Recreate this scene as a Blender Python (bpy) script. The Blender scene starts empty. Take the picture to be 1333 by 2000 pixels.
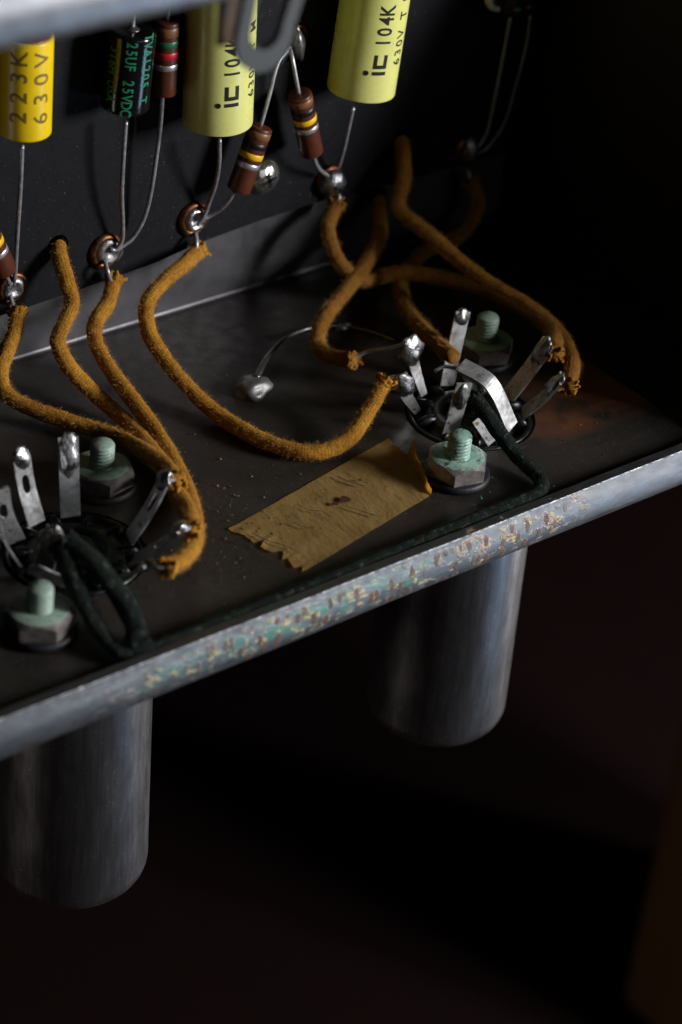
import bpy, bmesh, math, random
from mathutils import Vector, Matrix, noise

random.seed(7)
S = 0.01                       # the scene is measured in millimetres; 1 mm = 0.01 units
V = Vector
scene = bpy.context.scene
col = scene.collection

# ------------------------------------------------------------------ camera, light, exposure
cam = bpy.data.cameras.new('camera')
cam_o = bpy.data.objects.new('camera', cam)
col.objects.link(cam_o)
CR = [[0.78663, -0.611378, 0.086192], [0.293845, 0.493483, 0.818614], [-0.543017, -0.61862, 0.567839]]
rot = Matrix(CR).transposed()
cam_o.matrix_world = Matrix.Translation(V((-188.033, -212.482, 210.474)) * S) @ rot.to_4x4()
cam.sensor_fit = 'HORIZONTAL'
cam.sensor_width = 24.0
cam.lens = 86.17
cam.clip_start = 0.05
cam.clip_end = 200.0
cam.dof.use_dof = True
cam.dof.focus_distance = 383 * S
cam.dof.aperture_fstop = 1.6
cam.dof.aperture_blades = 7
scene.camera = cam_o

world = bpy.data.worlds.new('World')
scene.world = world
world.use_nodes = True
world.node_tree.nodes['Background'].inputs[0].default_value = (0.55, 0.62, 0.8, 1)
world.node_tree.nodes['Background'].inputs[1].default_value = 0.003

def area(name, direction, dist, target, sx, sy, power, color):
    l = bpy.data.lights.new(name, 'AREA')
    l.shape = 'RECTANGLE'
    l.size = sx * S
    l.size_y = sy * S
    l.energy = power
    l.color = color
    o = bpy.data.objects.new(name, l)
    col.objects.link(o)
    d = V(direction).normalized()
    o.location = (V(target) + d * dist) * S
    o.rotation_euler = d.to_track_quat('Z', 'Y').to_euler()
    return o
area('key_window', (0.64, -0.76, 0.31), 650, (25, 40, 20), 150, 170, 540, (0.98, 0.985, 1.0))
area('broad_window', (0.10, -0.95, 0.30), 700, (20, 40, 20), 380, 240, 18, (0.90, 0.95, 1.0))
area('side_window', (0.90, -0.38, -0.22), 600, (20, 20, -15), 45, 260, 210, (0.98, 0.97, 1.0))
area('low_blue_fill', (0.66, -0.66, -0.40), 520, (0, 0, -5), 130, 110, 34, (0.42, 0.68, 1.0))  # added unseen fill from below, tints the front lip blue
area('room_left', (-0.95, 0.10, -0.30), 600, (0, 30, -20), 90, 260, 24, (1.0, 0.88, 0.82))

scene.view_settings.view_transform = 'Standard'
scene.view_settings.look = 'None'
scene.view_settings.exposure = 0.0
scene.view_settings.gamma = 1.0
scene.view_settings.use_curve_mapping = False
scene.render.engine = 'CYCLES'
scene.cycles.max_bounces = 6
scene.cycles.caustics_reflective = False
scene.cycles.caustics_refractive = False

# ------------------------------------------------------------------ materials
class Mat:
    def __init__(s, name, base=(0.5, 0.5, 0.5), rough=0.5, metal=0.0, spec=0.5):
        s.m = bpy.data.materials.new(name)
        s.m.use_nodes = True
        s.t = s.m.node_tree
        s.b = s.t.nodes['Principled BSDF']
        s.b.inputs['Base Color'].default_value = (*base, 1)
        s.b.inputs['Roughness'].default_value = rough
        s.b.inputs['Metallic'].default_value = metal
        s.b.inputs['Specular IOR Level'].default_value = spec
        s.color = None
        s.coord = s.t.nodes.new('ShaderNodeTexCoord').outputs['Object']
    def n(s, kind, **kw):
        nd = s.t.nodes.new(kind)
        for k, v in kw.items():
            setattr(nd, k, v)
        return nd
    def link(s, a, b):
        s.t.links.new(a, b)
    def mapped(s, scale=(1, 1, 1), loc=(0, 0, 0)):
        mp = s.n('ShaderNodeMapping')
        mp.inputs['Scale'].default_value = scale
        mp.inputs['Location'].default_value = loc
        s.link(s.coord, mp.inputs['Vector'])
        return mp.outputs[0]
    def noise(s, per_mm, detail=4, rough=0.55, scale=(1, 1, 1), loc=(0, 0, 0), dist=0.0):
        nd = s.n('ShaderNodeTexNoise')
        nd.inputs['Scale'].default_value = per_mm / S
        nd.inputs['Detail'].default_value = detail
        nd.inputs['Roughness'].default_value = rough
        nd.inputs['Distortion'].default_value = dist
        s.link(s.mapped(scale, loc), nd.inputs['Vector'])
        return nd.outputs['Fac']
    def voronoi(s, per_mm, scale=(1, 1, 1), loc=(0, 0, 0), plane='XY'):
        nd = s.n('ShaderNodeTexVoronoi', voronoi_dimensions='2D')
        nd.inputs['Scale'].default_value = per_mm / S
        sp = s.n('ShaderNodeSeparateXYZ')
        cb = s.n('ShaderNodeCombineXYZ')
        s.link(s.mapped(scale, loc), sp.inputs[0])
        s.link(sp.outputs[0], cb.inputs[0])
        s.link(sp.outputs[1 if plane == 'XY' else 2], cb.inputs[1])
        s.link(cb.outputs[0], nd.inputs['Vector'])
        return nd
    def ramp(s, fac, stops):
        nd = s.n('ShaderNodeValToRGB')
        e = nd.color_ramp.elements
        while len(e) < len(stops):
            e.new(0.5)
        for el, (p, c) in zip(e, stops):
            el.position = p
            el.color = (*c, 1) if len(c) == 3 else c
        s.link(fac, nd.inputs[0])
        return nd.outputs[0]
    def step(s, fac, a, b):
        """smooth 0..1 between a and b (b < a inverts)"""
        nd = s.n('ShaderNodeMapRange', clamp=True)
        nd.inputs[1].default_value = a
        nd.inputs[2].default_value = b
        s.link(fac, nd.inputs[0])
        return nd.outputs[0]
    def mul(s, a, b):
        nd = s.n('ShaderNodeMath', operation='MULTIPLY')
        for i, x in enumerate((a, b)):
            if isinstance(x, (int, float)):
                nd.inputs[i].default_value = x
            else:
                s.link(x, nd.inputs[i])
        return nd.outputs[0]
    def add(s, a, b):
        nd = s.n('ShaderNodeMath', operation='ADD')
        for i, x in enumerate((a, b)):
            if isinstance(x, (int, float)):
                nd.inputs[i].default_value = x
            else:
                s.link(x, nd.inputs[i])
        return nd.outputs[0]
    def axis(s, i):
        nd = s.n('ShaderNodeSeparateXYZ')
        s.link(s.coord, nd.inputs[0])
        return nd.outputs[i]
    def mix(s, fac, a, b):
        nd = s.n('ShaderNodeMix', data_type='RGBA')
        s.link(fac, nd.inputs[0])
        for i, x in ((6, a), (7, b)):
            if isinstance(x, tuple):
                nd.inputs[i].default_value = (*x, 1)
            else:
                s.link(x, nd.inputs[i])
        return nd.outputs[2]
    def set_color(s, c):
        s.color = c
        s.link(c, s.b.inputs['Base Color'])
    def over(s, mask, c):
        """lay a colour over what is there, where mask is 1"""
        base = s.color if s.color is not None else tuple(s.b.inputs['Base Color'].default_value)[:3]
        s.set_color(s.mix(mask, base, c))
    def set_rough(s, fac, a, b):
        nd = s.n('ShaderNodeMapRange', clamp=True)
        nd.inputs[1].default_value = 0.3
        nd.inputs[2].default_value = 0.7
        nd.inputs[3].default_value = a
        nd.inputs[4].default_value = b
        s.link(fac, nd.inputs[0])
        s.link(nd.outputs[0], s.b.inputs['Roughness'])
    def set_metal(s, fac):
        s.link(fac, s.b.inputs['Metallic'])
    def bump(s, fac, mm, strength=1.0):
        nd = s.n('ShaderNodeBump')
        nd.inputs['Distance'].default_value = mm * S
        nd.inputs['Strength'].default_value = strength
        s.link(fac, nd.inputs['Height'])
        prev = s.b.inputs['Normal'].links
        if prev:
            s.link(prev[0].from_socket, nd.inputs['Normal'])
        s.link(nd.outputs[0], s.b.inputs['Normal'])

MT = {}
def mat(name, *a, **k):
    m = Mat(name, *a, **k)
    MT[name] = m.m
    return m

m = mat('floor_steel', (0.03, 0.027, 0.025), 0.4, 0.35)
big = m.noise(0.06, 5)
m.set_color(m.ramp(big, [(0.3, (0.028, 0.0235, 0.020)), (0.7, (0.062, 0.053, 0.047))]))
m.over(m.step(m.noise(0.55, 6, 0.7, loc=(3, 1, 0)), 0.63, 0.72), (0.055, 0.026, 0.012))
m.over(m.step(m.noise(2.2, 3, 0.6, loc=(1, 5, 2)), 0.66, 0.74), (0.010, 0.009, 0.009))
m.over(m.step(m.voronoi(0.45).outputs['Distance'], 0.06, 0.03), (0.16, 0.12, 0.08))
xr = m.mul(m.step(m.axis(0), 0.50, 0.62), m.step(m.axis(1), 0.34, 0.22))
m.over(m.mul(m.mul(xr, m.step(m.axis(1), 0.13, 0.17)), m.step(m.noise(0.10, 3, loc=(4, 4, 0)), 0.36, 0.55)), (0.24, 0.088, 0.042))  # warm reflection of the end wall painted into the floor colour
m.set_rough(m.noise(0.4, 6, 0.65), 0.36, 0.58)
m.bump(m.noise(3.0, 4), 0.03, 0.5)

m = mat('wall_steel', (0.22, 0.21, 0.215), 0.42, 0.75)
m.set_color(m.ramp(m.noise(0.12, 5), [(0.3, (0.10, 0.096, 0.10)), (0.7, (0.17, 0.163, 0.172))]))
m.over(m.step(m.noise(1.2, 5, 0.7), 0.66, 0.74), (0.07, 0.06, 0.055))
m.set_rough(m.noise(0.5, 5), 0.36, 0.52)
m.bump(m.noise(2.5, 4), 0.02, 0.5)

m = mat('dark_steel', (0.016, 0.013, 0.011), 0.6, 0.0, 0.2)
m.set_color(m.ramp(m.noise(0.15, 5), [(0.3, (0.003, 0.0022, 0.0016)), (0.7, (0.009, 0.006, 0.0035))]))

m = mat('lip_steel', (0.5, 0.5, 0.5), 0.4, 0.85)
m.set_color(m.ramp(m.noise(0.7, 6, 0.65, (0.35, 1, 1)), [(0.3, (0.135, 0.138, 0.148)), (0.72, (0.235, 0.235, 0.24))]))
span = m.mul(m.step(m.axis(0), -0.48, -0.16), m.step(m.axis(0), 0.50, 0.40))
few = m.add(m.mul(span, 0.9), 0.1)
# teal bloom, yellow crust, brown rust flecks
band = m.mul(m.step(m.axis(2), -0.044, -0.022), m.step(m.axis(2), 0.018, -0.004))
teal = m.mul(m.mul(m.step(m.noise(0.40, 6, 0.72, (0.6, 1, 1.7), (9, 0, 3)), 0.47, 0.58), band), m.mul(span, m.step(m.axis(0), 0.30, 0.05)))
m.over(m.mul(teal, 0.85), (0.055, 0.20, 0.155))
yel = m.mul(m.mul(m.step(m.noise(0.85, 4, 0.6, (0.7, 1, 1.3), (2, 0, 7)), 0.575, 0.62), band), span)
m.over(m.mul(yel, 0.9), (0.52, 0.40, 0.16))
crust = m.mul(m.step(m.noise(0.30, 5, 0.7, (0.8, 1, 1.1), (5, 0, 1)), 0.54, 0.60), m.mul(m.step(m.axis(0), 0.14, 0.27), m.step(m.axis(0), 0.50, 0.38)))
crust = m.mul(crust, m.step(m.axis(2), -0.03, -0.012))
m.over(m.mul(crust, 0.85), (0.36, 0.21, 0.12))
vo = m.voronoi(0.62, (1.0, 1, 0.52), (0.3, 0, 0.11), 'XZ')
gate = m.n('ShaderNodeSeparateColor')
m.link(vo.outputs['Color'], gate.inputs[0])
wob = m.add(vo.outputs['Distance'], m.mul(m.noise(1.3, 4, 0.7), 0.5))
rust = m.mul(m.mul(m.step(wob, 0.55, 0.50), m.step(gate.outputs[0], 0.22, 0.26)), m.mul(m.mul(few, few), m.mul(m.step(m.axis(2), -0.046, -0.04), m.step(m.axis(2), 0.014, 0.006))))
m.over(m.mul(rust, 0.93), (0.10, 0.042, 0.018))
allm = m.add(m.add(m.mul(teal, 0.6), yel), m.add(crust, rust))
m.set_metal(m.step(allm, 1.0, 0.0))
for l in list(m.b.inputs['Metallic'].links):
    pass
m.set_rough(m.noise(1.4, 6, 0.7, (0.2, 1, 1)), 0.42, 0.58)
m.bump(allm, 0.10, 0.8)
m.bump(m.noise(4.0, 4), 0.015, 0.5)

m = mat('upper_lip_steel', (0.42, 0.43, 0.46), 0.42, 0.85)
m.set_color(m.ramp(m.noise(0.5, 5), [(0.3, (0.20, 0.205, 0.225)), (0.7, (0.30, 0.305, 0.325))]))

m = mat('board_fibre', (0.012, 0.012, 0.013), 0.62, 0.0, 0.22)
m.set_color(m.ramp(m.noise(0.35, 6, 0.65), [(0.3, (0.0018, 0.0019, 0.0030)), (0.7, (0.0052, 0.0056, 0.0082))]))
for (d_, sc_, lc_, thr, cc_, rad) in ((0.17, (1.6, 1, 0.35), (1, 0, 2), 0.72, (0.012, 0.045, 0.042), 0.028), (0.42, (1, 1, 1), (3, 2, 1), 0.84, (0.10, 0.095, 0.09), 0.05), (1.1, (1, 1, 0.7), (5, 2, 4), 0.78, (0.035, 0.035, 0.042), 0.10)):
    vb = m.voronoi(d_, sc_, lc_, 'XZ')
    gb_ = m.n('ShaderNodeSeparateColor')
    m.link(vb.outputs['Color'], gb_.inputs[0])
    wb_ = m.add(vb.outputs['Distance'], m.mul(m.noise(d_ * 9, 3), 0.06))
    m.over(m.mul(m.step(wb_, rad + 0.04, rad), m.step(gb_.outputs[0], thr, thr + 0.02)), cc_)
m.set_rough(m.noise(1.5, 5), 0.5, 0.72)
m.bump(m.noise(3.5, 5, 0.7), 0.05, 0.6)

def plastic(name, base, rough=0.3, var=0.08, spec=0.5):
    m = mat(name, base, rough, 0, spec)
    a = tuple(c * (1 - var) for c in base)
    b = tuple(min(1, c * (1 + var)) for c in base)
    m.set_color(m.ramp(m.noise(0.25, 5), [(0.3, a), (0.7, b)]))
    m.bump(m.noise(0.5, 3), 0.03, 0.4)
    return m
plastic('cap_yellow', (0.86, 0.58, 0.008), 0.34)
m = plastic('cap_lemon', (0.745, 0.735, 0.235), 0.26, 0.05)
m.over(m.step(m.noise(0.16, 4, 0.6, (1, 1, 0.15)), 0.60, 0.72), (0.68, 0.665, 0.26))
m.over(m.mul(m.step(m.noise(2.2, 5, 0.7, (1, 1, 0.5), (3, 1, 2)), 0.60, 0.70), 0.5), (0.42, 0.38, 0.16))
m.set_rough(m.noise(0.6, 6, 0.7), 0.2, 0.42)
plastic('cap_black', (0.006, 0.006, 0.007), 0.16)
plastic('epoxy_brown', (0.14, 0.035, 0.012), 0.4)
plastic('epoxy_lemon', (0.74, 0.63, 0.22), 0.35)
plastic('bakelite_brown', (0.085, 0.022, 0.009), 0.38, 0.2)
plastic('band_brown', (0.20, 0.085, 0.030), 0.4)
plastic('band_black', (0.008, 0.007, 0.007), 0.4)
plastic('band_yellow', (0.82, 0.47, 0.010), 0.4)
plastic('band_green', (0.008, 0.13, 0.055), 0.4)
plastic('band_red', (0.48, 0.010, 0.018), 0.4)
mat('band_silver', (0.55, 0.54, 0.56), 0.38, 0.75)
mat('ink_black', (0.012, 0.012, 0.008), 0.55)
mat('ink_brown', (0.20, 0.115, 0.010), 0.5)
mat('ink_green', (0.015, 0.22, 0.11), 0.45)
mat('ink_dim_green', (0.012, 0.13, 0.055), 0.45)
plastic('white_plastic', (0.55, 0.52, 0.45), 0.4)
plastic('brown_fibre', (0.075, 0.040, 0.018), 0.5, 0.2)

m = mat('tinned_lead', (0.30, 0.29, 0.30), 0.36, 0.55)
m.set_color(m.ramp(m.noise(0.9, 5), [(0.3, (0.24, 0.23, 0.25)), (0.7, (0.46, 0.45, 0.48))]))
m.set_rough(m.noise(1.5, 4), 0.28, 0.5)
m = mat('solder', (0.55, 0.55, 0.57), 0.18, 1.0)
m.set_color(m.ramp(m.noise(0.5, 4), [(0.35, (0.28, 0.275, 0.28)), (0.65, (0.56, 0.56, 0.58))]))
m.over(m.step(m.noise(0.9, 5, 0.7, loc=(2, 7, 1)), 0.63, 0.72), (0.10, 0.055, 0.03))
m.set_rough(m.noise(0.8, 4), 0.22, 0.5)
m.bump(m.noise(1.1, 4), 0.25, 0.8)
m = mat('dull_solder', (0.36, 0.36, 0.36), 0.42, 0.9)
m.set_color(m.ramp(m.noise(0.6, 5), [(0.3, (0.17, 0.165, 0.16)), (0.7, (0.35, 0.35, 0.34))]))
m.set_rough(m.noise(0.7, 4), 0.28, 0.5)
m.bump(m.noise(1.4, 4), 0.10, 0.7)
m = mat('grey_solder', (0.24, 0.24, 0.235), 0.5, 0.6)
m.set_color(m.ramp(m.noise(0.5, 5), [(0.3, (0.16, 0.155, 0.15)), (0.7, (0.32, 0.32, 0.31))]))
m.set_rough(m.noise(0.7, 4), 0.32, 0.55)
m.bump(m.noise(1.4, 4), 0.08, 0.6)
m = mat('eyelet_copper', (0.42, 0.16, 0.065), 0.3, 1.0)
m.set_color(m.ramp(m.noise(0.8, 4), [(0.3, (0.07, 0.030, 0.018)), (0.7, (0.24, 0.098, 0.045))]))
m.set_rough(m.noise(1.2, 4), 0.28, 0.6)
m = mat('pin_tin', (0.62, 0.62, 0.62), 0.28, 0.72)
m.set_color(m.ramp(m.noise(0.7, 5), [(0.3, (0.52, 0.52, 0.52)), (0.7, (0.80, 0.80, 0.80))]))
m.over(m.mul(m.step(m.noise(0.35, 6, 0.75, loc=(7, 2, 1)), 0.50, 0.70), 0.8), (0.16, 0.15, 0.145))
m.over(m.step(m.noise(0.5, 5, 0.7, loc=(1, 2, 6)), 0.59, 0.66), (0.20, 0.105, 0.03))
m.set_rough(m.noise(1.0, 5), 0.26, 0.46)
m.bump(m.noise(1.2, 4), 0.04, 0.6)
m = mat('screw_nickel', (0.82, 0.79, 0.70), 0.17, 0.95)
m.bump(m.noise(0.45, 3), 0.5, 0.8)
m = plastic('socket_phenolic', (0.0045, 0.0045, 0.005), 0.17)
m.set_rough(m.noise(0.8, 5), 0.26, 0.5)
m = plastic('rubber_black', (0.008, 0.008, 0.012), 0.55)
m.bump(m.noise(1.5, 4), 0.08, 0.6)

m = mat('nut_steel', (0.22, 0.18, 0.165), 0.38, 0.6)
m.set_color(m.ramp(m.noise(0.8, 5), [(0.3, (0.20, 0.175, 0.165)), (0.7, (0.42, 0.375, 0.355))]))
m.over(m.step(m.noise(1.0, 5, 0.7, loc=(3, 3, 0)), 0.62, 0.70), (0.14, 0.065, 0.03))
m.set_rough(m.noise(1.2, 5), 0.28, 0.5)
m.bump(m.noise(2.0, 4), 0.03, 0.6)
m = mat('mint_lacquer', (0.25, 0.43, 0.34), 0.5)
m.set_color(m.ramp(m.noise(0.4, 5), [(0.3, (0.27, 0.37, 0.295)), (0.7, (0.38, 0.49, 0.40))]))
m.over(m.step(m.noise(2.4, 4, 0.6, loc=(1, 0, 3)), 0.60, 0.66), (0.05, 0.06, 0.045))
m.bump(m.noise(2.0, 4), 0.03, 0.5)
m = mat('mint_lacquer_worn', (0.20, 0.42, 0.34), 0.42)
m.set_color(m.ramp(m.noise(0.5, 5), [(0.3, (0.14, 0.30, 0.235)), (0.7, (0.44, 0.60, 0.51))]))
m.over(m.step(m.noise(0.75, 6, 0.72, loc=(4, 1, 3)), 0.545, 0.60), (0.055, 0.052, 0.042))
m.bump(m.noise(0.8, 6, 0.7, loc=(4, 1, 3)), 0.16, 0.8)

def cloth(name, lo, hi, scorch, fuzz=False):
    m = mat(name, hi, 0.92, 0, 0.15)
    m.set_color(m.ramp(m.noise(0.22, 6, 0.68), [(0.28, lo), (0.68, hi)]))
    m.over(m.mul(m.step(m.noise(0.9, 5, 0.75, loc=(8, 3, 2)), 0.48, 0.66), 0.6), (min(1, hi[0] * 1.2), min(1, hi[1] * 1.3), hi[2] * 1.9))
    m.over(m.mul(m.step(m.noise(1.5, 5, 0.75, loc=(2, 6, 4)), 0.52, 0.68), 0.55), tuple(c * 0.55 for c in lo))
    m.over(m.step(m.noise(3.0, 3, 0.6), 0.62, 0.74), tuple(c * 0.4 for c in lo))
    m.over(m.step(m.noise(0.13, 3, loc=(5, 2, 1)), 0.60, 0.74), scorch)
    m.b.inputs['Sheen Weight'].default_value = 0.25
    m.b.inputs['Sheen Roughness'].default_value = 0.5
    m.b.inputs['Sheen Tint'].default_value = (*hi, 1)
    if not fuzz:
        at_ = m.n('ShaderNodeAttribute', attribute_name='braid')
        sp = m.n('ShaderNodeSeparateXYZ')
        m.link(at_.outputs['Vector'], sp.inputs[0])
        def wave(k):
            ang = m.add(m.mul(sp.outputs[0], 8.0), m.mul(sp.outputs[1], k))
            sn = m.n('ShaderNodeMath', operation='SINE')
            m.link(m.add(ang, m.mul(m.noise(0.8, 3), 2.0)), sn.inputs[0])
            return sn.outputs[0]
        weave = m.mul(wave(6.6), wave(-6.6))
        m.over(m.mul(m.step(weave, 0.15, -0.7), 0.10), tuple(c * 0.5 for c in lo))
        m.bump(weave, 0.05, 0.7)
        m.bump(m.noise(1.9, 5, 0.75), 0.42, 1.0)
    return m
cloth('cloth_tan', (0.33, 0.130, 0.012), (0.57, 0.265, 0.030), (0.22, 0.074, 0.014))
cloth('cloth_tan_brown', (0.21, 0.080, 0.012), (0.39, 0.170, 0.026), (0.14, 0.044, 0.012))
cloth('fuzz_tan', (0.40, 0.19, 0.04), (0.62, 0.36, 0.11), (0.36, 0.16, 0.05), True)
m = cloth('cloth_green', (0.005, 0.007, 0.0055), (0.015, 0.022, 0.017), (0.022, 0.022, 0.017))
m.over(m.step(m.noise(0.9, 5, 0.72, loc=(2, 2, 2)), 0.54, 0.66), (0.075, 0.088, 0.068))
cloth('fuzz_green', (0.006, 0.012, 0.008), (0.018, 0.032, 0.022), (0.018, 0.02, 0.015), True)

m = mat('tape_paper', (0.30, 0.19, 0.06), 0.6, 0, 0.3)
m.set_color(m.ramp(m.noise(0.16, 6, 0.7), [(0.28, (0.50, 0.30, 0.095)), (0.70, (0.74, 0.48, 0.175))]))
m.over(m.mul(m.step(m.noise(0.30, 5, 0.7, (1.0, 0.22, 1), (1, 3, 0)), 0.56, 0.70), 0.55), (0.15, 0.115, 0.05))
m.over(m.step(m.noise(1.6, 4, 0.7, loc=(6, 1, 0)), 0.66, 0.74), (0.10, 0.05, 0.02))
m.bump(m.noise(0.9, 6, 0.72, (1.4, 0.6, 1)), 0.22, 1.0)
tr = m.n('ShaderNodeBsdfTranslucent')
tr.inputs[0].default_value = (0.80, 0.36, 0.03, 1)
mx = m.n('ShaderNodeMixShader')
mx.inputs[0].default_value = 0.55
m.link(m.b.outputs[0], mx.inputs[1])
m.link(tr.outputs[0], mx.inputs[2])
m.link(mx.outputs[0], m.t.nodes['Material Output'].inputs[0])
m = mat('lug_grey', (0.055, 0.055, 0.053), 0.5, 0.6)
mat('hole_dark', (0.001, 0.001, 0.001), 1.0, 0, 0.0)
mat('ink_pencil', (0.075, 0.060, 0.038), 0.7)
mat('stain_red_brown', (0.085, 0.025, 0.010), 0.6)

m = mat('can_aluminium', (0.30, 0.295, 0.31), 0.36, 0.95)
st = m.noise(1.7, 6, 0.75, (1.0, 1.0, 0.06))
m.set_color(m.ramp(st, [(0.3, (0.18, 0.176, 0.184)), (0.5, (0.245, 0.24, 0.248)), (0.74, (0.36, 0.352, 0.358))]))
m.over(m.mul(m.step(m.noise(0.22, 7, 0.75, loc=(2, 2, 5)), 0.50, 0.70), 0.4), (0.12, 0.117, 0.123))
m.over(m.step(m.voronoi(0.3, plane='XZ').outputs['Distance'], 0.035, 0.015), (0.7, 0.7, 0.7))
m.set_rough(m.noise(0.3, 6, 0.7, (1, 1, 0.2)), 0.25, 0.38)
m.bump(st, 0.02, 0.6)

m = mat('table_wood', (0.012, 0.0045, 0.0035), 0.7, 0, 0.15)
m.set_color(m.ramp(m.noise(0.012, 5, 0.6, (1, 0.2, 1)), [(0.3, (0.0055, 0.0013, 0.0010)), (0.7, (0.0105, 0.0026, 0.0020))]))
m = mat('post_wood', (0.09, 0.045, 0.014), 0.6)
m.set_color(m.ramp(m.noise(0.05, 5, 0.6, (1, 1, 0.1)), [(0.3, (0.13, 0.062, 0.016)), (0.7, (0.19, 0.092, 0.026))]))
mat('crumb_brown', (0.16, 0.085, 0.035), 0.8)
mat('crumb_pale', (0.45, 0.42, 0.38), 0.7)
mat('crumb_green', (0.12, 0.30, 0.24), 0.7)
mat('lint_grey', (0.12, 0.10, 0.08), 0.8)

# ------------------------------------------------------------------ mesh helpers (all in mm, world coordinates)
class MB:
    def __init__(s):
        s.v, s.f, s.mi, s.sm = [], [], [], []
        s.uv = {}
    def add(s, vs, fs, mi=0, smooth=True):
        o = len(s.v)
        s.v += [V(p) for p in vs]
        for f in fs:
            s.f.append([i + o for i in f])
            s.mi.append(mi)
            s.sm.append(smooth)
        return s
    def box(s, a, b, mi=0):
        (x0, y0, z0), (x1, y1, z1) = a, b
        vs = [(x0, y0, z0), (x1, y0, z0), (x1, y1, z0), (x0, y1, z0), (x0, y0, z1), (x1, y0, z1), (x1, y1, z1), (x0, y1, z1)]
        return s.add(vs, [(3, 2, 1, 0), (4, 5, 6, 7), (0, 1, 5, 4), (1, 2, 6, 5), (2, 3, 7, 6), (3, 0, 4, 7)], mi, False)
    def lathe(s, prof, org, ax=(0, 0, 1), n=32, mi=0, wob=0.0, smooth=True):
        """prof: (r, h) list along axis from org"""
        ax = V(ax).normalized()
        e1 = ax.orthogonal().normalized()
        e2 = ax.cross(e1)
        org = V(org)
        vs, fs = [], []
        k = len(prof)
        for j in range(n):
            a = 2 * math.pi * j / n
            d = e1 * math.cos(a) + e2 * math.sin(a)
            for r, h in prof:
                p = org + d * r + ax * h
                if wob:
                    p += d * wob * noise.noise(p * 0.6)
                vs.append(p)
        for j in range(n):
            j2 = (j + 1) % n
            for i in range(k - 1):
                fs.append((j * k + i, j2 * k + i, j2 * k + i + 1, j * k + i + 1))
        if prof[0][0] > 1e-6:
            fs.append([j * k for j in range(n)][::-1])
        if prof[-1][0] > 1e-6:
            fs.append([j * k + k - 1 for j in range(n)])
        return s.add(vs, fs, mi, smooth)
    def tube(s, pts, r, n=12, mi=0, wob=0.0, wscale=1.0, step=0.6, flat=None):
        """r: number or function of t in 0..1"""
        pts = spline(pts, step)
        m = len(pts)
        rf = r if callable(r) else (lambda t: r)
        vs, fs = [], []
        up = None
        run = 0.0
        for i, p in enumerate(pts):
            if i:
                run += (p - pts[i - 1]).length
            tg = (pts[min(i + 1, m - 1)] - pts[max(i - 1, 0)]).normalized()
            if up is None:
                up = tg.orthogonal().normalized()
            up = (up - tg * up.dot(tg)).normalized()
            sd = tg.cross(up)
            rr = rf(i / (m - 1))
            for j in range(n):
                a = 2 * math.pi * j / n
                d = up * math.cos(a) + sd * math.sin(a)
                q = p + d * rr
                if wob:
                    q += d * wob * (noise.noise(q * wscale) + 0.7 * noise.noise(q * wscale * 3.1))
                s.uv[len(s.v) + len(vs)] = (a, run, 0.0)
                vs.append(q)
        for i in range(m - 1):
            for j in range(n):
                j2 = (j + 1) % n
                fs.append((i * n + j, i * n + j2, (i + 1) * n + j2, (i + 1) * n + j))
        fs.append(list(range(n))[::-1])
        fs.append([(m - 1) * n + j for j in range(n)])
        return s.add(vs, fs, mi)
    def blob(s, c, rx, ry, rz, wob=0.15, rotm=None, n=20, seed=0, mi=0):
        vs, fs = [], []
        k = n // 2
        for i in range(k + 1):
            th = math.pi * i / k
            for j in range(n):
                a = 2 * math.pi * j / n
                d = V((math.sin(th) * math.cos(a), math.sin(th) * math.sin(a), math.cos(th)))
                q = V((d.x * rx, d.y * ry, d.z * rz)) * (1 + wob * noise.noise(d * 1.4 + V((seed * 3.7, seed, 0))))
                if rotm is not None:
                    q = rotm @ q
                vs.append(V(c) + q)
        for i in range(k):
            for j in range(n):
                j2 = (j + 1) % n
                fs.append((i * n + j, (i + 1) * n + j, (i + 1) * n + j2, i * n + j2))
        return s.add(vs, fs, mi)

def spline(pts, step=0.6):
    P = [V(p) for p in pts]
    if len(P) == 2:
        n = max(2, int((P[1] - P[0]).length / step) + 1)
        return [P[0].lerp(P[1], i / n) for i in range(n + 1)]
    out = []
    for i in range(len(P) - 1):
        p1, p2 = P[i], P[i + 1]
        p0 = P[i - 1] if i else p1 * 2 - p2
        p3 = P[i + 2] if i + 2 < len(P) else p2 * 2 - p1
        # centripetal-like tangents scaled to the segment
        d = (p2 - p1).length
        m1 = (p2 - p0) / max(1e-6, (p2 - p1).length + (p1 - p0).length) * d
        m2 = (p3 - p1) / max(1e-6, (p3 - p2).length + (p2 - p1).length) * d
        n = max(2, int(d / step) + 1)
        for k in range(n):
            t = k / n
            h1 = 2 * t**3 - 3 * t**2 + 1
            h2 = t**3 - 2 * t**2 + t
            h3 = -2 * t**3 + 3 * t**2
            h4 = t**3 - t**2
            out.append(p1 * h1 + m1 * h2 + p2 * h3 + m2 * h4)
    out.append(P[-1])
    return out

ORG = {}
def thing(name, label, cat, loc, group=None):
    o = bpy.data.objects.new(name, None)
    o.empty_display_size = 0.02
    col.objects.link(o)
    o.location = V(loc) * S
    o['label'] = label
    o['category'] = cat
    if group:
        o['group'] = group
    ORG[o.name] = V(loc)
    return o

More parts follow.
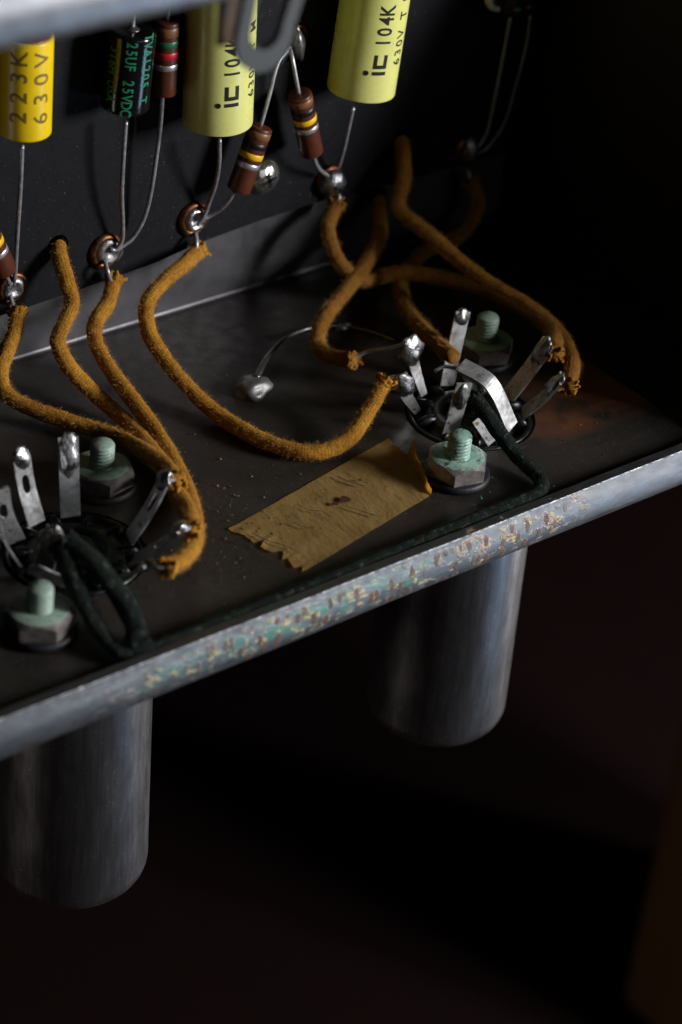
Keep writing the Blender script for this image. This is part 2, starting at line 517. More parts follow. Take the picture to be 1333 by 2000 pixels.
def mk(name, mb, mats, parent=None, origin=None, bevel=0, label=None, cat=None, group=None, kind=None):
    """one mesh object out of world-space millimetre geometry"""
    if parent is not None:
        org = ORG[parent.name]
    elif origin is not None:
        org = V(origin)
    else:
        zs = min(p.z for p in mb.v)
        n = len(mb.v)
        org = V((sum(p.x for p in mb.v) / n, sum(p.y for p in mb.v) / n, zs))
    me = bpy.data.meshes.new(name)
    me.from_pydata([tuple((p - org) * S) for p in mb.v], [], mb.f)
    me.polygons.foreach_set('material_index', mb.mi)
    me.polygons.foreach_set('use_smooth', mb.sm)
    for mm in ([mats] if isinstance(mats, str) else mats):
        me.materials.append(MT[mm])
    if name == 'insulation':
        at_ = me.attributes.new('braid', 'FLOAT_VECTOR', 'POINT')
        at_.data.foreach_set('vector', [c_ for k_ in range(len(mb.v)) for c_ in mb.uv.get(k_, (0, 0, 0))])
    me.update()
    o = bpy.data.objects.new(name, me)
    col.objects.link(o)
    if parent is not None:
        o.parent = parent
    else:
        o.location = org * S
    ORG[o.name] = org
    if bevel:
        md = o.modifiers.new('bevel', 'BEVEL')
        md.width = bevel * S
        md.segments = 2
        md.limit_method = 'ANGLE'
        md.angle_limit = math.radians(40)
    if label:
        o['label'] = label
    if cat:
        o['category'] = cat
    if group:
        o['group'] = group
    if kind:
        o['kind'] = kind
    return o

# ------------------------------------------------------------------ background surface
mb = MB().box((-1200, -900, -342), (2200, 2200, -330))
mk('table_top', mb, 'table_wood', origin=(0, 0, -330), kind='structure')
mb = MB().box((241.1, 65.1, -329.9), (331.1, 125.1, 40))
mk('wooden_post', mb, 'post_wood', bevel=4, label='blurred brown wooden post standing in the dark at the lower right', cat='post')

# ------------------------------------------------------------------ chassis
X0, X1 = -78.0, 98.0
ch = thing('amplifier_chassis', 'open grey steel amplifier chassis with a rust-flecked front lip', 'chassis', (0, 0, 0))
SOCK = [V((-26.9, 28.6, 0)), V((48.3, 27.8, 0))]
HOLE_R = 10.7
def floor_plate():
    """a plate with two real round holes"""
    me = bmesh.new()
    z0, z1 = -1.2, 0.0
    mb = MB()
    cells = [(X0, 11.0), (11.0, 84.0), (84.0, X1)]
    n = 64
    for (a, b), c in zip(cells[:2], SOCK):
        y0, y1 = 1.75, 78.0
        out, inn = [], []
        for j in range(n):
            t = 2 * math.pi * (j + 0.5) / n
            d = V((math.cos(t), math.sin(t), 0))
            ks = []
            if d.x > 1e-9: ks.append((b - c.x) / d.x)
            if d.x < -1e-9: ks.append((a - c.x) / d.x)
            if d.y > 1e-9: ks.append((y1 - c.y) / d.y)
            if d.y < -1e-9: ks.append((y0 - c.y) / d.y)
            out.append(c + d * min(ks))
            inn.append(c + d * HOLE_R)
        # snap the nearest rim points to the true corners
        for cx_, cy_ in ((a, y0), (a, y1), (b, y0), (b, y1)):
            q = V((cx_, cy_, 0))
            i = min(range(n), key=lambda k: (out[k] - q).length)
            out[i] = q
        vs = [V((p.x, p.y, z1)) for p in out] + [V((p.x, p.y, z1)) for p in inn] + [V((p.x, p.y, z0)) for p in inn] + [V((p.x, p.y, z0)) for p in out]
        fs = []
        for j in range(n):
            k = (j + 1) % n
            fs += [(j, k, n + k, n + j), (n + j, n + k, 2 * n + k, 2 * n + j), (2 * n + j, 2 * n + k, 3 * n + k, 3 * n + j)]
        mb.add(vs, fs, 0, False)
    mb.add([(84, 1.75, z1), (X1, 1.75, z1), (X1, 78, z1), (84, 78, z1), (84, 1.75, z0), (X1, 1.75, z0), (X1, 78, z0), (84, 78, z0)], [(0, 1, 2, 3), (7, 6, 5, 4)], 0, False)
    return mb
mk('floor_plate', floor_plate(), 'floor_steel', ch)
# back wall with its bend at the foot
prof = [(78.15, 0.004), (78.45, 0.18), (78.6, 0.55), (78.6, 100.0), (80.0, 100.0), (80.0, -1.2), (78.15, -1.2)]
def extrude_x(prof, x0, x1, nx=1, smooth=False, mb=None, jit=None):
    mb = mb or MB()
    k = len(prof)
    vs, fs = [], []
    for i in range(nx + 1):
        x = x0 + (x1 - x0) * i / nx
        for q, (y, z) in enumerate(prof):
            dy, dz = jit(x, q) if jit else (0, 0)
            vs.append((x, y + dy, z + dz))
    for i in range(nx):
        for j in range(k):
            j2 = (j + 1) % k
            fs.append((i * k + j, i * k + j2, (i + 1) * k + j2, (i + 1) * k + j))
    fs.append(list(range(k)))
    fs.append([nx * k + j for j in range(k)][::-1])
    return mb.add(vs, fs, 0, smooth)
mk('back_wall', extrude_x(prof, X0, X1, 1), 'wall_steel', ch)
# front lip: rolled bar with a worn upper edge
LIP_TOP = [(1.75, -1.3), (1.75, 2.0), (0.10, 2.04)]
LIP_EDGE = [(0.10, 2.04), (-0.02, 1.92)]
LIP_FACE = [(-0.02, 1.92), (-0.22, 1.1), (-0.48, 0.2), (-0.72, -0.7), (-0.80, -1.4), (-0.80, -2.2), (-0.72, -3.2), (-0.50, -4.1), (-0.2, -4.7), (0.2, -4.95), (1.3, -4.9), (1.3, -1.3), (1.75, -1.3)]
def lip(z_off, nx):
    mb = MB()
    for prof, smooth in ((LIP_TOP, False), (LIP_EDGE, False), (LIP_FACE, True)):
        k = len(prof)
        vs, fs = [], []
        for i in range(nx + 1):
            x = X0 + (X1 - X0) * i / nx
            for y, z in prof:
                w = noise.noise(V((x * 0.06, 0, z * 0.1))) * 0.1
                if z > 1.8 and y < 0.5:
                    a = noise.noise(V((x * 0.9, z * 2, 0))) * 0.07 + noise.noise(V((x * 3.1, 4, z * 9))) * 0.05
                    vs.append((x, y + w + a, z + z_off - abs(a) * 0.6))
                else:
                    vs.append((x, y + w, z + z_off))
        for i in range(nx):
            for j in range(k - 1):
                fs.append((i * k + j, i * k + j + 1, (i + 1) * k + j + 1, (i + 1) * k + j))
        mb.add(vs, fs, 0, smooth)
    return mb
mk('front_lip', lip(0, 460), 'lip_steel', ch)
mk('upper_lip', lip(97.0 + 4.95, 60), 'upper_lip_steel', ch)
ew = [(-24, -4.9), (-24, 28), (-20, 30), (2, 31), (24, 50), (40, 60), (60, 70), (72, 92), (80, 96), (80, -4.9)]  # end wall; unseen front extension and stepped top added to block the key light
vs = [(X1, y, z) for y, z in ew] + [(X1 + 0.4, y, z) for y, z in ew]
k = len(ew)
mk('end_wall_blocker', MB().add(vs, [list(range(k)), [k + i for i in range(k)][::-1]] + [(i, k + i, k + (i + 1) % k, (i + 1) % k) for i in range(k)], 0, False), 'dark_steel', ch)
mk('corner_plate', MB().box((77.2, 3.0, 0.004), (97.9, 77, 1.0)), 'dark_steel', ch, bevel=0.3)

# ------------------------------------------------------------------ tube shields below the chassis
def can(c, r, h, label, tilt):
    p = [(r - 0.5, -1.3), (r, -1.4)]
    p += [(r, -1.4 - (h - 1.4 - 4.0) * i / 6) for i in range(1, 7)]
    for i in range(1, 9):
        a = math.pi / 2 * i / 8
        p.append((r - 4.0 + 4.0 * math.cos(a), -(h - 4.0) - 4.0 * math.sin(a)))
    p.append((0, -h - 0.15))
    ax = V(tilt).normalized()
    mk('tube_shield', MB().lathe(p, c, ax, 64), 'can_aluminium', None, origin=c, label=label, cat='tube shield', group='tube shields under the chassis')
can(SOCK[0], 12.0, 62.2, 'brushed aluminium tube shield hanging below the left socket', (-0.018, 0.006, 1))
can(SOCK[1], 12.2, 62.5, 'blurred aluminium tube shield hanging below the right socket', (-0.02, 0.0, 1))

# ------------------------------------------------------------------ eyelet board
bd = thing('eyelet_board', 'black fibre eyelet board standing upright along the back wall', 'circuit board', (20, 76, 12))
HOLES = [(-0.11, 76.0, 20.65),(65.98, 76.0, 12.78),(70.09, 76.0, 23.1)]
edge = [(-78, 9.5), (-5.3, 11.0), (8, 11.7), (18.7, 12.4), (28.9, 13.9), (40.7, 14.8), (52, 15.2), (70, 14.6), (97.6, 14.2)]
mb = MB()
ze = 88.0
f = [(x, 76.0, z) for x, z in edge] + [(97.6, 76, ze), (-78, 76, ze)]
b = [(x, 78.2, z) for x, z in edge] + [(97.6, 78.2, ze), (-78, 78.2, ze)]
n = len(f)
mb.add(f + b, [list(range(n)), [n + i for i in range(n)][::-1]] + [(i, n + i, n + (i + 1) % n, (i + 1) % n) for i in range(n)], 0, False)
mk('board_panel', mb, 'board_fibre', bd)
for h in HOLES:
    mk('wire_hole', MB().lathe([(1.95, 0), (1.95, 0.02), (0, 0.02)], (h[0], 75.99, h[2]), (0, -1, 0), 24), 'hole_dark', bd)

def eyelet(c, r=2.9, depth=0.9):
    c = V(c)
    p = [(r * 0.55, 0.1), (r * 0.6, depth * 0.55), (r * 0.68, depth * 0.9), (r * 0.8, depth), (r * 0.93, depth * 0.75), (r, depth * 0.3), (r, 0.0)]
    return mk('eyelet', MB().lathe(p, c, (0, -1, 0), 36), 'eyelet_copper', bd)
def pool(parent, c, r, push=0.7, dent=0.35, rx=1.0, seed=0, m_='solder', shift=(0, 0, 0), fill=1.0):
    """solder filling an eyelet, with a dimple"""
    p = [(0, push - dent), (r * 0.25, push - dent * 0.85), (r * 0.5, push), (r * 0.72, push * 1.02), (r * 0.9, push * 0.62), (r, 0.05)]
    o = mk('solder', MB().lathe(p, V(c) + V(shift), (0, -1, 0), 28, wob=0.28), m_, parent)
    return o

EY = [(-8.64, 76.0, 15.58), (8.91, 76.0, 17.4), (26.15, 76.0, 18.82), (54.43, 76.0, 19.02), (85.59, 76.0, 17.27), (44.3, 76.0, 47.27)]
e = eyelet(EY[0]); pool(e, EY[0], 2.2, 1.3, 0.3)
e = eyelet(EY[1], 3.25); pool(e, EY[1], 2.8, 0.85, 0.55, m_='dull_solder', shift=(0.75, 0, -0.4))
e = eyelet(EY[2], 3.2); pool(e, EY[2], 2.45, 1.1, 0.9, shift=(0.25, 0, -0.1))
e = eyelet(EY[3], 2.9); mk('solder', MB().blob(V(EY[3]) + V((-0.2, -1.4, 0)), 2.35, 2.0, 2.5, 0.22, seed=3), 'solder', e)
e = eyelet(EY[4], 2.9); mk('solder', MB().blob(V(EY[4]) + V((0, -1.0, 0)), 2.0, 1.6, 2.7, 0.3, seed=5), 'dull_solder', e)
e = eyelet(EY[5], 2.6); mk('solder', MB().blob(V(EY[5]) + V((-0.4, -1.6, -0.5)), 1.1, 1.3, 3.0, 0.3, Matrix.Rotation(-0.18, 3, 'Y'), seed=8), 'dull_solder', e)

# round-headed screw on the board
sc = V((40.27, 76.0, 22.98))
t = thing('pan_head_screw', 'shiny domed cross-head screw behind a brown resistor on the board', 'screw', sc)
prof = [(0, 1.75), (0.9, 1.7), (1.8, 1.42), (2.6, 0.9), (3.1, 0.28), (3.2, 0.0)]
mk('head', MB().lathe(prof, sc, (0, -1, 0), 40), 'screw_nickel', t)
mb = MB()
for a in (0.35, 0.35 + math.pi / 2):
    d = V((math.cos(a), 0, math.sin(a))); q = V((-d.z, 0, d.x))
    vs = []
    for s1 in (-1, 1):
        for s2 in (-1, 1):
            for yy in (-1.2, -1.82):
                vs.append(sc + d * 1.3 * s1 * (1 if yy < -1.3 else 0.75) + q * 0.32 * s2 + V((0, yy, 0)))
    mb.add(vs, [(1, 3, 7, 5), (0, 4, 6, 2), (0, 1, 5, 4), (2, 6, 7, 3), (0, 2, 3, 1), (4, 5, 7, 6)], 0, False)
mk('cross_slot', mb, 'band_black', t)

# ------------------------------------------------------------------ lettering wrapped round a body
def glyph(ch_, weight=0.0):
    cu = bpy.data.curves.new('glyph', 'FONT')
    cu.body = ch_
    cu.size = 1.0
    cu.offset = weight
    cu.resolution_u = 3
    ob = bpy.data.objects.new('glyph', cu)
    col.objects.link(ob)
    dg = bpy.context.evaluated_depsgraph_get()
    me = ob.evaluated_get(dg).to_mesh()
    vs = [V(v.co) for v in me.vertices]
    fs = [list(p.vertices) for p in me.polygons]
    ob.evaluated_get(dg).to_mesh_clear()
    bpy.data.objects.remove(ob)
    bpy.data.curves.remove(cu)
    return vs, fs
GL = {}
def text2d(string, pitch, height, width=None, weight=0.0):
    """flat lettering: (verts, faces), reading along +x, cap height = height, one glyph per pitch"""
    out_v, out_f = [], []
    for i, c in enumerate(string):
        if c == ' ':
            continue
        key = (c, weight)
        if key not in GL:
            GL[key] = glyph(c, weight)
        vs, fs = GL[key]
        xs = [v.x for v in vs]
        ys = [v.y for v in vs]
        w = max(xs) - min(xs)
        cap = 0.729
        sx = (width or pitch * 0.78) / 0.60
        sy = height / cap
        cx = (max(xs) + min(xs)) / 2
        o = len(out_v)
        out_v += [V(((v.x - cx) * sx + (i + 0.5) * pitch, v.y * sy, 0)) for v in vs]
        out_f += [[k + o for k in f_] for f_ in fs]
    return out_v, out_f
def rects2d(rs):
    vs, fs = [], []
    for x0, y0, x1, y1 in rs:
        o = len(vs)
        vs += [V((x0, y0, 0)), V((x1, y0, 0)), V((x1, y1, 0)), V((x0, y1, 0))]
        fs.append([o, o + 1, o + 2, o + 3])
    return vs, fs
def wrap(flat, a, b, r, phi, along, up=True, lift=0.03):
    """put flat lettering on the cylinder a->b; phi in degrees from -Y toward +X, along = start on the axis.
    up: reads towards b with letter tops to the left, else reads towards a with tops to the right"""
    vs, fs = flat
    bm = bmesh.new()
    bv = [bm.verts.new(v) for v in vs]
    for f_ in fs:
        try:
            bm.faces.new([bv[i] for i in f_])
        except ValueError:
            pass
    ys = [v.y for v in vs]
    y = min(ys) + 0.3
    while y < max(ys):
        bmesh.ops.bisect_plane(bm, geom=bm.verts[:] + bm.edges[:] + bm.faces[:], plane_co=(0, y, 0), plane_no=(0, 1, 0))
        y += 0.3
    a, b = V(a), V(b)
    ax = (b - a).normalized()
    e1 = V((0, -1, 0)); e1 = (e1 - ax * e1.dot(ax)).normalized()
    e2 = ax.cross(e1)
    sg = -1 if up else 1
    ph = math.radians(phi)
    bm.verts.index_update()
    out = []
    for v in bm.verts:
        an = ph + sg * v.co.y / r
        al = along + (v.co.x if up else -v.co.x)
        out.append(a + ax * al + (e1 * math.cos(an) + e2 * math.sin(an)) * (r + lift))
    fs2 = [[v.index for v in f_.verts] for f_ in bm.faces]
    bm.free()
    return MB().add(out, fs2, 0, True)

def letter(t, string, pitch, height, width, weight, a, b, r, phi, along, up, ink):
    """one part for each word of a printed line"""
    pos = 0
    for word in string.split(' '):
        if word:
            st_ = along + (pos * pitch if up else -pos * pitch)
            mk('lettering', wrap(text2d(word, pitch, height, width, weight), a, b, r, phi, st_, up), ink, t)
        pos += len(word) + 1

# ------------------------------------------------------------------ capacitors
LEAD_R = 0.36
def cap_body(a, b, r, edge, n=48):
    L = (V(b) - V(a)).length
    p = [(0, 0), (r - edge * 1.6, 0.0)]
    for i in range(0, 6):
        t_ = math.pi / 2 * i / 5
        p.append((r - edge + edge * math.sin(t_), edge * (1 - math.cos(t_))))
    p += [(r, L * k / 6) for k in range(1, 6)]
    for i in range(0, 6):
        t_ = math.pi / 2 * i / 5
        p.append((r - edge + edge * math.cos(t_), L - edge * (1 - math.sin(t_))))
    p += [(r - edge * 1.6, L), (0, L)]
    return MB().lathe(p, a, V(b) - V(a), n)

# yellow capacitor, far left
a, b, r = V((-9.73, 71.0, 45.1)), V((-9.61, 71.0, 60.71)), 4.02
t = thing('film_capacitor', 'deep yellow capacitor printed 223K 630V at the far left', 'capacitor', a)
mk('body', cap_body(a, b, r, 0.35), 'cap_yellow', t)
mk('end_seal', MB().lathe([(0, 0.30), (r * 0.8, 0.30), (r * 0.9, 0.12), (r * 0.9, -0.3)], b, b - a, 40), 'epoxy_brown', t)
mk('lead', MB().tube([(-10.14, 71.0, 42.83), (-10.01, 71.5, 36.04), (-9.58, 73.0, 25.53), (-8.93, 74.5, 18.26), (-8.79, 75.0, 16.5)], LEAD_R), 'tinned_lead', t)
mk('lead', MB().tube([b, b + V((0, 0, 8)), b + V((0, 2, 14)), b + V((0, 5, 17))], LEAD_R), 'tinned_lead', t)
ph, al = (-29.3, 2.47)
mk('lettering', wrap(text2d('223K', 3.15, 2.75, 2.35, 0.006), a, b, r, ph, al, True), 'ink_brown', t)
ph, al = (20.9, 2.16)
mk('lettering', wrap(text2d('630V', 3.15, 2.6, 2.35, 0.006), a, b, r, ph, al, True), 'ink_brown', t)

# black electrolytic capacitor
a, b, r = V((8.5, 71.5, 44.57)), V((9.42, 71.5, 57.49)), 3.75
t = thing('electrolytic_capacitor', 'glossy black capacitor with green lettering 25UF 25VDC', 'capacitor', a)
mk('body', cap_body(a, b, r, 0.75), 'cap_black', t)
mk('end_cap', MB().lathe([(0, 0.5), (0.6, 0.5), (0.8, 0.15), (1.1, 0.1), (1.2, -0.1)], b, b - a, 32), 'dull_solder', t)
mk('lead', MB().tube([(8.88, 71.5, 42.24), (8.89, 71.8, 35.7), (9.35, 72.5, 28.99), (10.48, 73.5, 22.75), (10.95, 74.3, 19.45), (10.04, 74.6, 17.87), (9.07, 74.8, 18.22)], LEAD_R), 'tinned_lead', t)
mk('lead', MB().tube([b, b + V((0.1, 0, 6)), b + V((0, 2, 13)), b + V((0, 4.6, 16))], LEAD_R), 'tinned_lead', t)
for s_, px, py, pitch, hh, ink in (('25UF 25VDC', (-44.9, 12.39), 0, 1.22, 1.75, 'ink_green'), ('TVA1205 T', (-3.0, 13.65), 0, 1.28, 1.75, 'ink_green'), (' 316H USA +', (-87.2, 12.2), 0, 1.12, 1.75, 'ink_dim_green')):
    letter(t, s_, pitch, hh, 1.08, 0.02, a, b, r, px[0], px[1], False, ink)

# two pale lemon film capacitors
def lemon(bot, top, r, label, lead, t0, t1, extra):
    a, b = V(bot), V(top)
    ax = (b - a).normalized()
    b = a + ax * 34
    t = thing('film_capacitor', label, 'capacitor', a, 'pale lemon film capacitors')
    mk('body', cap_body(a, b, r, 0.28), 'cap_lemon', t)
    mk('end_seal', MB().lathe([(0, 0.12), (r - 0.9, 0.12), (r - 0.6, -0.2)], a, -ax, 40), 'epoxy_lemon', t)
    mk('lead', MB().tube(lead, LEAD_R), 'tinned_lead', t)
    mk('lead', MB().tube([b, b + ax * 4, b + ax * 8 + V((0, 4, 0)), b + ax * 9 + V((0, 6.4, 0))], LEAD_R), 'tinned_lead', t)
    ph, al = t0
    logo = rects2d([(0.0, 0.0, 0.62, 2.35), (1.1, 0.0, 1.75, 2.35), (1.75, 0.0, 3.5, 0.62), (1.75, 1.73, 3.5, 2.35)])
    # the dot of the i
    o = len(logo[0])
    logo[0].extend([V((0.31 + 0.46 * math.cos(k * math.pi / 6), 3.35 + 0.46 * math.sin(k * math.pi / 6), 0)) for k in range(12)])
    logo[1].append(list(range(o, o + 12)))
    mk('logo', wrap(logo, a, b, r, ph, al, True), 'ink_black', t)
    letter(t, extra[0], 1.85, 2.6, 1.72, 0.02, a, b, r, ph, al + 4.7, True, 'ink_black')
    ph, al = t1
    letter(t, extra[1], 1.62, 1.95, 1.4, 0.012, a, b, r, ph, al, True, 'ink_black')
lemon((25.02, 69.5, 39.51), (24.25, 69.5, 60.03), 5.6, 'pale lemon capacitor printed iC 104K standing left, behind the blurred lug',
      [(25.66, 69.5, 36.15), (26.63, 70.5, 31.12), (27.31, 72.0, 26.59), (27.62, 74.0, 21.84), (27.1, 74.6, 19.04), (26.22, 75.0, 17.94)],
      (-1.6, 5.15), (38.8, 5.45), ('104K 2', '630V T M'))
lemon((54.09, 69.5, 38.55), (55.14, 69.5, 54.09), 5.68, 'pale lemon capacitor printed iC 104K 630V at the top centre right',
      [(52.81, 69.5, 35.6), (53.1, 70.5, 31.37), (53.8, 72.0, 26.76), (54.75, 74.0, 22.28)],
      (-4.0, 5.01), (29.7, 6.04), ('104K 2', '630V T M'))

# dim black capacitor, top right
a, b = V((88.37, 71.0, 45.62)), V((87.05, 71.0, 57.46))
t = thing('electrolytic_capacitor', 'dim black capacitor cut off by the top edge at the right', 'capacitor', a)
mk('body', cap_body(a, b, 3.7, 0.75), 'cap_black', t)
mk('lead', MB().tube([(87.33, 71.0, 44.13), (87.92, 72.0, 37.35), (88.07, 73.0, 27.19), (88.19, 74.0, 20.57), (86.76, 74.6, 17.62)], LEAD_R), 'tinned_lead', t)
mk('lettering', wrap(text2d('+', 1.4, 1.8, 1.0, 0.012), a, b, 3.7, -22, 1.0, True), 'ink_green', t)
mk('lettering', wrap(text2d('+', 1.4, 1.8, 1.0, 0.012), a, b, 3.7, 8, 1.2, True), 'ink_green', t)
mk('bare_lead', MB().tube([(92.51, 71.5, 43.29), (93.05, 72.0, 37.25), (92.84, 73.0, 29.59), (92.22, 74.0, 21.85), (89.43, 74.8, 17.1), (86.83, 74.8, 16.7)], 0.3), 'tinned_lead', None, label='thin dark wire slanting down to the dim solder joint at right', cat='wire')
c = V((84.65, 72.0, 47.99))
mk('white_ring', MB().lathe([(1.5, 0), (1.5, 1.0), (1.8, 1.3), (2.2, 1.3), (2.5, 1.0), (2.5, 0.0)], c + V((0, 0.5, 0)), (0, -1, 0.2), 32), 'white_plastic', None, label='small white plastic ring at the top edge beside the dim capacitor', cat='ring')

# ------------------------------------------------------------------ resistors
def resistor(top, bot, r, bands, label, lead_top, lead_bot, loc=None):
    a, b = V(top), V(bot)
    ax = (b - a).normalized()
    L = (b - a).length
    t = thing('carbon_resistor', label, 'resistor', b, 'brown carbon resistors on the board')
    p = [(0, 0.02), (r * 0.42, 0.03), (r * 0.86, 0.0), (r * 0.97, 0.10), (r, 0.24)] + [(r, L * k / 5) for k in range(1, 5)] + [(r, L - 0.2), (r * 0.96, L - 0.05), (r * 0.86, L), (0, L)]
    body = mk('body', MB().lathe(p, a, ax, 36), 'bakelite_brown', t)
    for pos, w, m_ in bands:
        mk('colour_band', MB().lathe([(r, 0), (r + 0.035, 0.03), (r + 0.035, w - 0.03), (r, w)], a + ax * (pos - w / 2), ax, 36), m_, body)
    mk('lead', MB().tube(lead_top, LEAD_R), 'tinned_lead', t)
    mk('lead', MB().tube(lead_bot, LEAD_R), 'tinned_lead', t)
B4 = [(1.25, 1.15, 'band_brown'), (3.05, 1.0, 'band_black'), (4.85, 1.0, 'band_yellow'), (6.55, 0.9, 'band_silver')]
resistor((16.13, 72.0, 57.46), (16.24, 72.0, 45.24), 1.95, [(1.5, 1.5, 'band_brown'), (3.45, 1.0, 'band_green'), (5.35, 1.15, 'band_red'), (7.3, 0.95, 'band_silver')],
         'brown resistor with green, red and silver bands between two capacitors',
         [(16.13, 72.0, 57.46), (16.29, 72.0, 61.42), (17.06, 73.0, 65.01), (18.95, 75.5, 65.37)],
         [(15.94, 72.0, 45.31), (15.83, 72.0, 40.17), (15.64, 72.5, 33.76), (15.23, 73.0, 27.29), (14.63, 73.8, 22.45), (13.08, 74.5, 19.17), (11.54, 74.8, 18.12), (10.32, 75.0, 17.41)])
resistor((35.0, 71.0, 35.68), (31.32, 71.0, 25.03), 2.0, B4, 'brown resistor with black, yellow and silver bands in front of the domed screw',
         [(34.89, 71.0, 35.71), (36.52, 71.5, 40.19), (38.65, 72.5, 45.4), (40.42, 73.2, 46.35), (42.02, 74.0, 46.76)],
         [(30.4, 71.0, 24.98), (30.03, 71.6, 23.29), (29.54, 73.0, 21.16), (28.51, 74.3, 19.58), (27.25, 74.8, 18.91)])
resistor((42.39, 71.0, 39.84), (46.05, 71.0, 28.38), 1.98, B4, 'brown resistor with black, yellow and silver bands left of the round solder joint',
         [(42.28, 71.0, 39.86), (41.77, 71.5, 42.65), (41.51, 72.5, 45.7), (41.75, 73.5, 46.66)],
         [(46.39, 71.0, 28.11), (47.63, 71.6, 25.75), (49.6, 72.6, 23.49), (52.44, 74.0, 21.2)])
resistor((-17.46, 71.0, 32.51), (-12.97, 71.0, 22.2), 1.98, [(1.25, 1.15, 'band_brown'), (3.05, 1.0, 'band_black'), (4.85, 1.0, 'band_yellow'), (6.9, 0.9, 'band_silver')], 'brown resistor mostly cut off by the left edge of the photo',
         [(-17.46, 71.0, 32.51), (-18.81, 72.0, 36.28), (-18.77, 74.0, 37.92)],
         [(-12.88, 71.0, 21.82), (-11.48, 72.5, 19.5), (-10.07, 74.0, 17.36)])

# ------------------------------------------------------------------ cloth covered wires
def fuzz(pts, r, count, lo=0.14, hi=1.05, w=0.032, curl=0.7, t0=0.0, t1=1.0):
    P = spline(pts, 0.5)
    mb = MB()
    n = len(P)
    for _ in range(count):
        i = int((t0 + random.random() * (t1 - t0)) * (n - 2))
        tg = (P[i + 1] - P[i]).normalized()
        u = tg.orthogonal().normalized()
        s_ = tg.cross(u)
        a = random.random() * 2 * math.pi
        d = u * math.cos(a) + s_ * math.sin(a)
        base = P[i].lerp(P[i + 1], random.random()) + d * r * 0.98
        L = lo + (hi - lo) * random.random() ** 2.2
        lean = tg * random.uniform(-1, 1) * 1.3 + d.cross(tg) * random.uniform(-1, 1) * 0.8
        dirn = (d * 0.75 + lean * 0.7).normalized()
        q = [base]
        for k in range(3):
            dirn = (dirn + V((random.uniform(-1, 1), random.uniform(-1, 1), random.uniform(-1, 1))) * curl).normalized()
            q.append(q[-1] + dirn * L / 3)
        sd = dirn.orthogonal().normalized() * w * 0.5
        vs = []
        for k, p in enumerate(q):
            ww = 1.0 - 0.28 * k
            vs += [p - sd * ww, p + sd * ww]
        mb.add(vs, [(0, 1, 3, 2), (2, 3, 5, 4), (4, 5, 7, 6)])
    return mb

def fray(p, d, r, n=16, length=1.9, seed=0, thick=0.42):
    """ragged bundle of threads at the cut end of the cloth"""
    rr = random.Random(seed)
    mb = MB()
    d = V(d).normalized()
    u = d.orthogonal().normalized()
    s_ = d.cross(u)
    p = V(p)
    # torn collar
    mb.tube([p - d * 0.7, p + d * 0.3, p + d * length * 0.5], lambda t: r * (0.98 + 0.16 * t), 20, 0, 0.42, 1.3, 0.22)
    for k in range(n):
        a = 2 * math.pi * (k + rr.random() * 0.9) / n
        o = u * math.cos(a) + s_ * math.sin(a)
        L = length * rr.uniform(0.35, 1.0)
        jr = V((rr.uniform(-.35, .35), rr.uniform(-.35, .35), rr.uniform(-.35, .35)))
        b0 = p + o * r * 0.7
        b1 = p + o * r * rr.uniform(0.8, 1.2) + d * L * 0.5
        b2 = b1 + o * r * rr.uniform(-0.2, 0.5) + d * L * rr.uniform(0.2, 0.5) + jr
        th = thick * rr.uniform(0.6, 1.3)
        mb.tube([b0, b1, b2], lambda t: th * (1.1 - 0.5 * t), 8, 0, 0.16, 2.5, 0.2)
    # loose threads
    for k in range(130):
        a = rr.uniform(0, 6.283)
        o = u * math.cos(a) + s_ * math.sin(a)
        q = [p + o * r * rr.uniform(0.4, 1.2) + d * rr.uniform(-0.4, length * 0.8)]
        dn = (o * rr.uniform(0.2, 1) + d * rr.uniform(-0.2, 1)).normalized()
        for _ in range(3):
            dn = (dn + V((rr.uniform(-1, 1), rr.uniform(-1, 1), rr.uniform(-1, 1))) * 0.6).normalized()
            q.append(q[-1] + dn * rr.uniform(0.1, 0.3))
        sd = dn.orthogonal().normalized() * 0.03
        vs = []
        for w_, z_ in enumerate(q):
            vs += [z_ - sd * (1 - w_ * 0.25), z_ + sd * (1 - w_ * 0.25)]
        mb.add(vs, [(0, 1, 3, 2), (2, 3, 5, 4), (4, 5, 7, 6)])
    return mb

WR = 1.25
def cloth_wire(name, label, pts, group, r=WR, thin=1.0, c='cloth_tan', fz='fuzz_tan', start=None, end=None, s_wire=None, e_wire=None, fuzz_n=160, thick=0.42):
    P = [V(p) for p in pts]
    t = thing(name, label, 'wire', P[-1], group)
    ins = mk('insulation', MB().tube(P, lambda q: r * (1 + 0.05 * math.sin(q * 23 + len(P))) * (1 + (thin - 1) * max(0, min(1, (q - 0.25) * 2.2))), 18, 0, 0.12, 0.7, 0.42), c, t)
    L = sum((P[i + 1] - P[i]).length for i in range(len(P) - 1))
    mk('fuzz', fuzz(P, r, int(L * fuzz_n)), fz, ins, kind='stuff')
    if start:
        mk('frayed_end', fray(P[0], P[0] - P[1], r, start[0], start[1], len(label), thick), c, t)
    if end:
        mk('frayed_end', fray(P[-1], P[-1] - P[-2], r, end[0], end[1], len(label) + 9, thick), c, t)
    if s_wire:
        mk('conductor', MB().tube([V(p) for p in s_wire], 0.38), 'tinned_lead', t)
    if e_wire:
        mk('conductor', MB().tube([V(p) for p in e_wire], 0.34), 'tinned_lead', t)
    return t
GT = 'tan cloth covered wires'
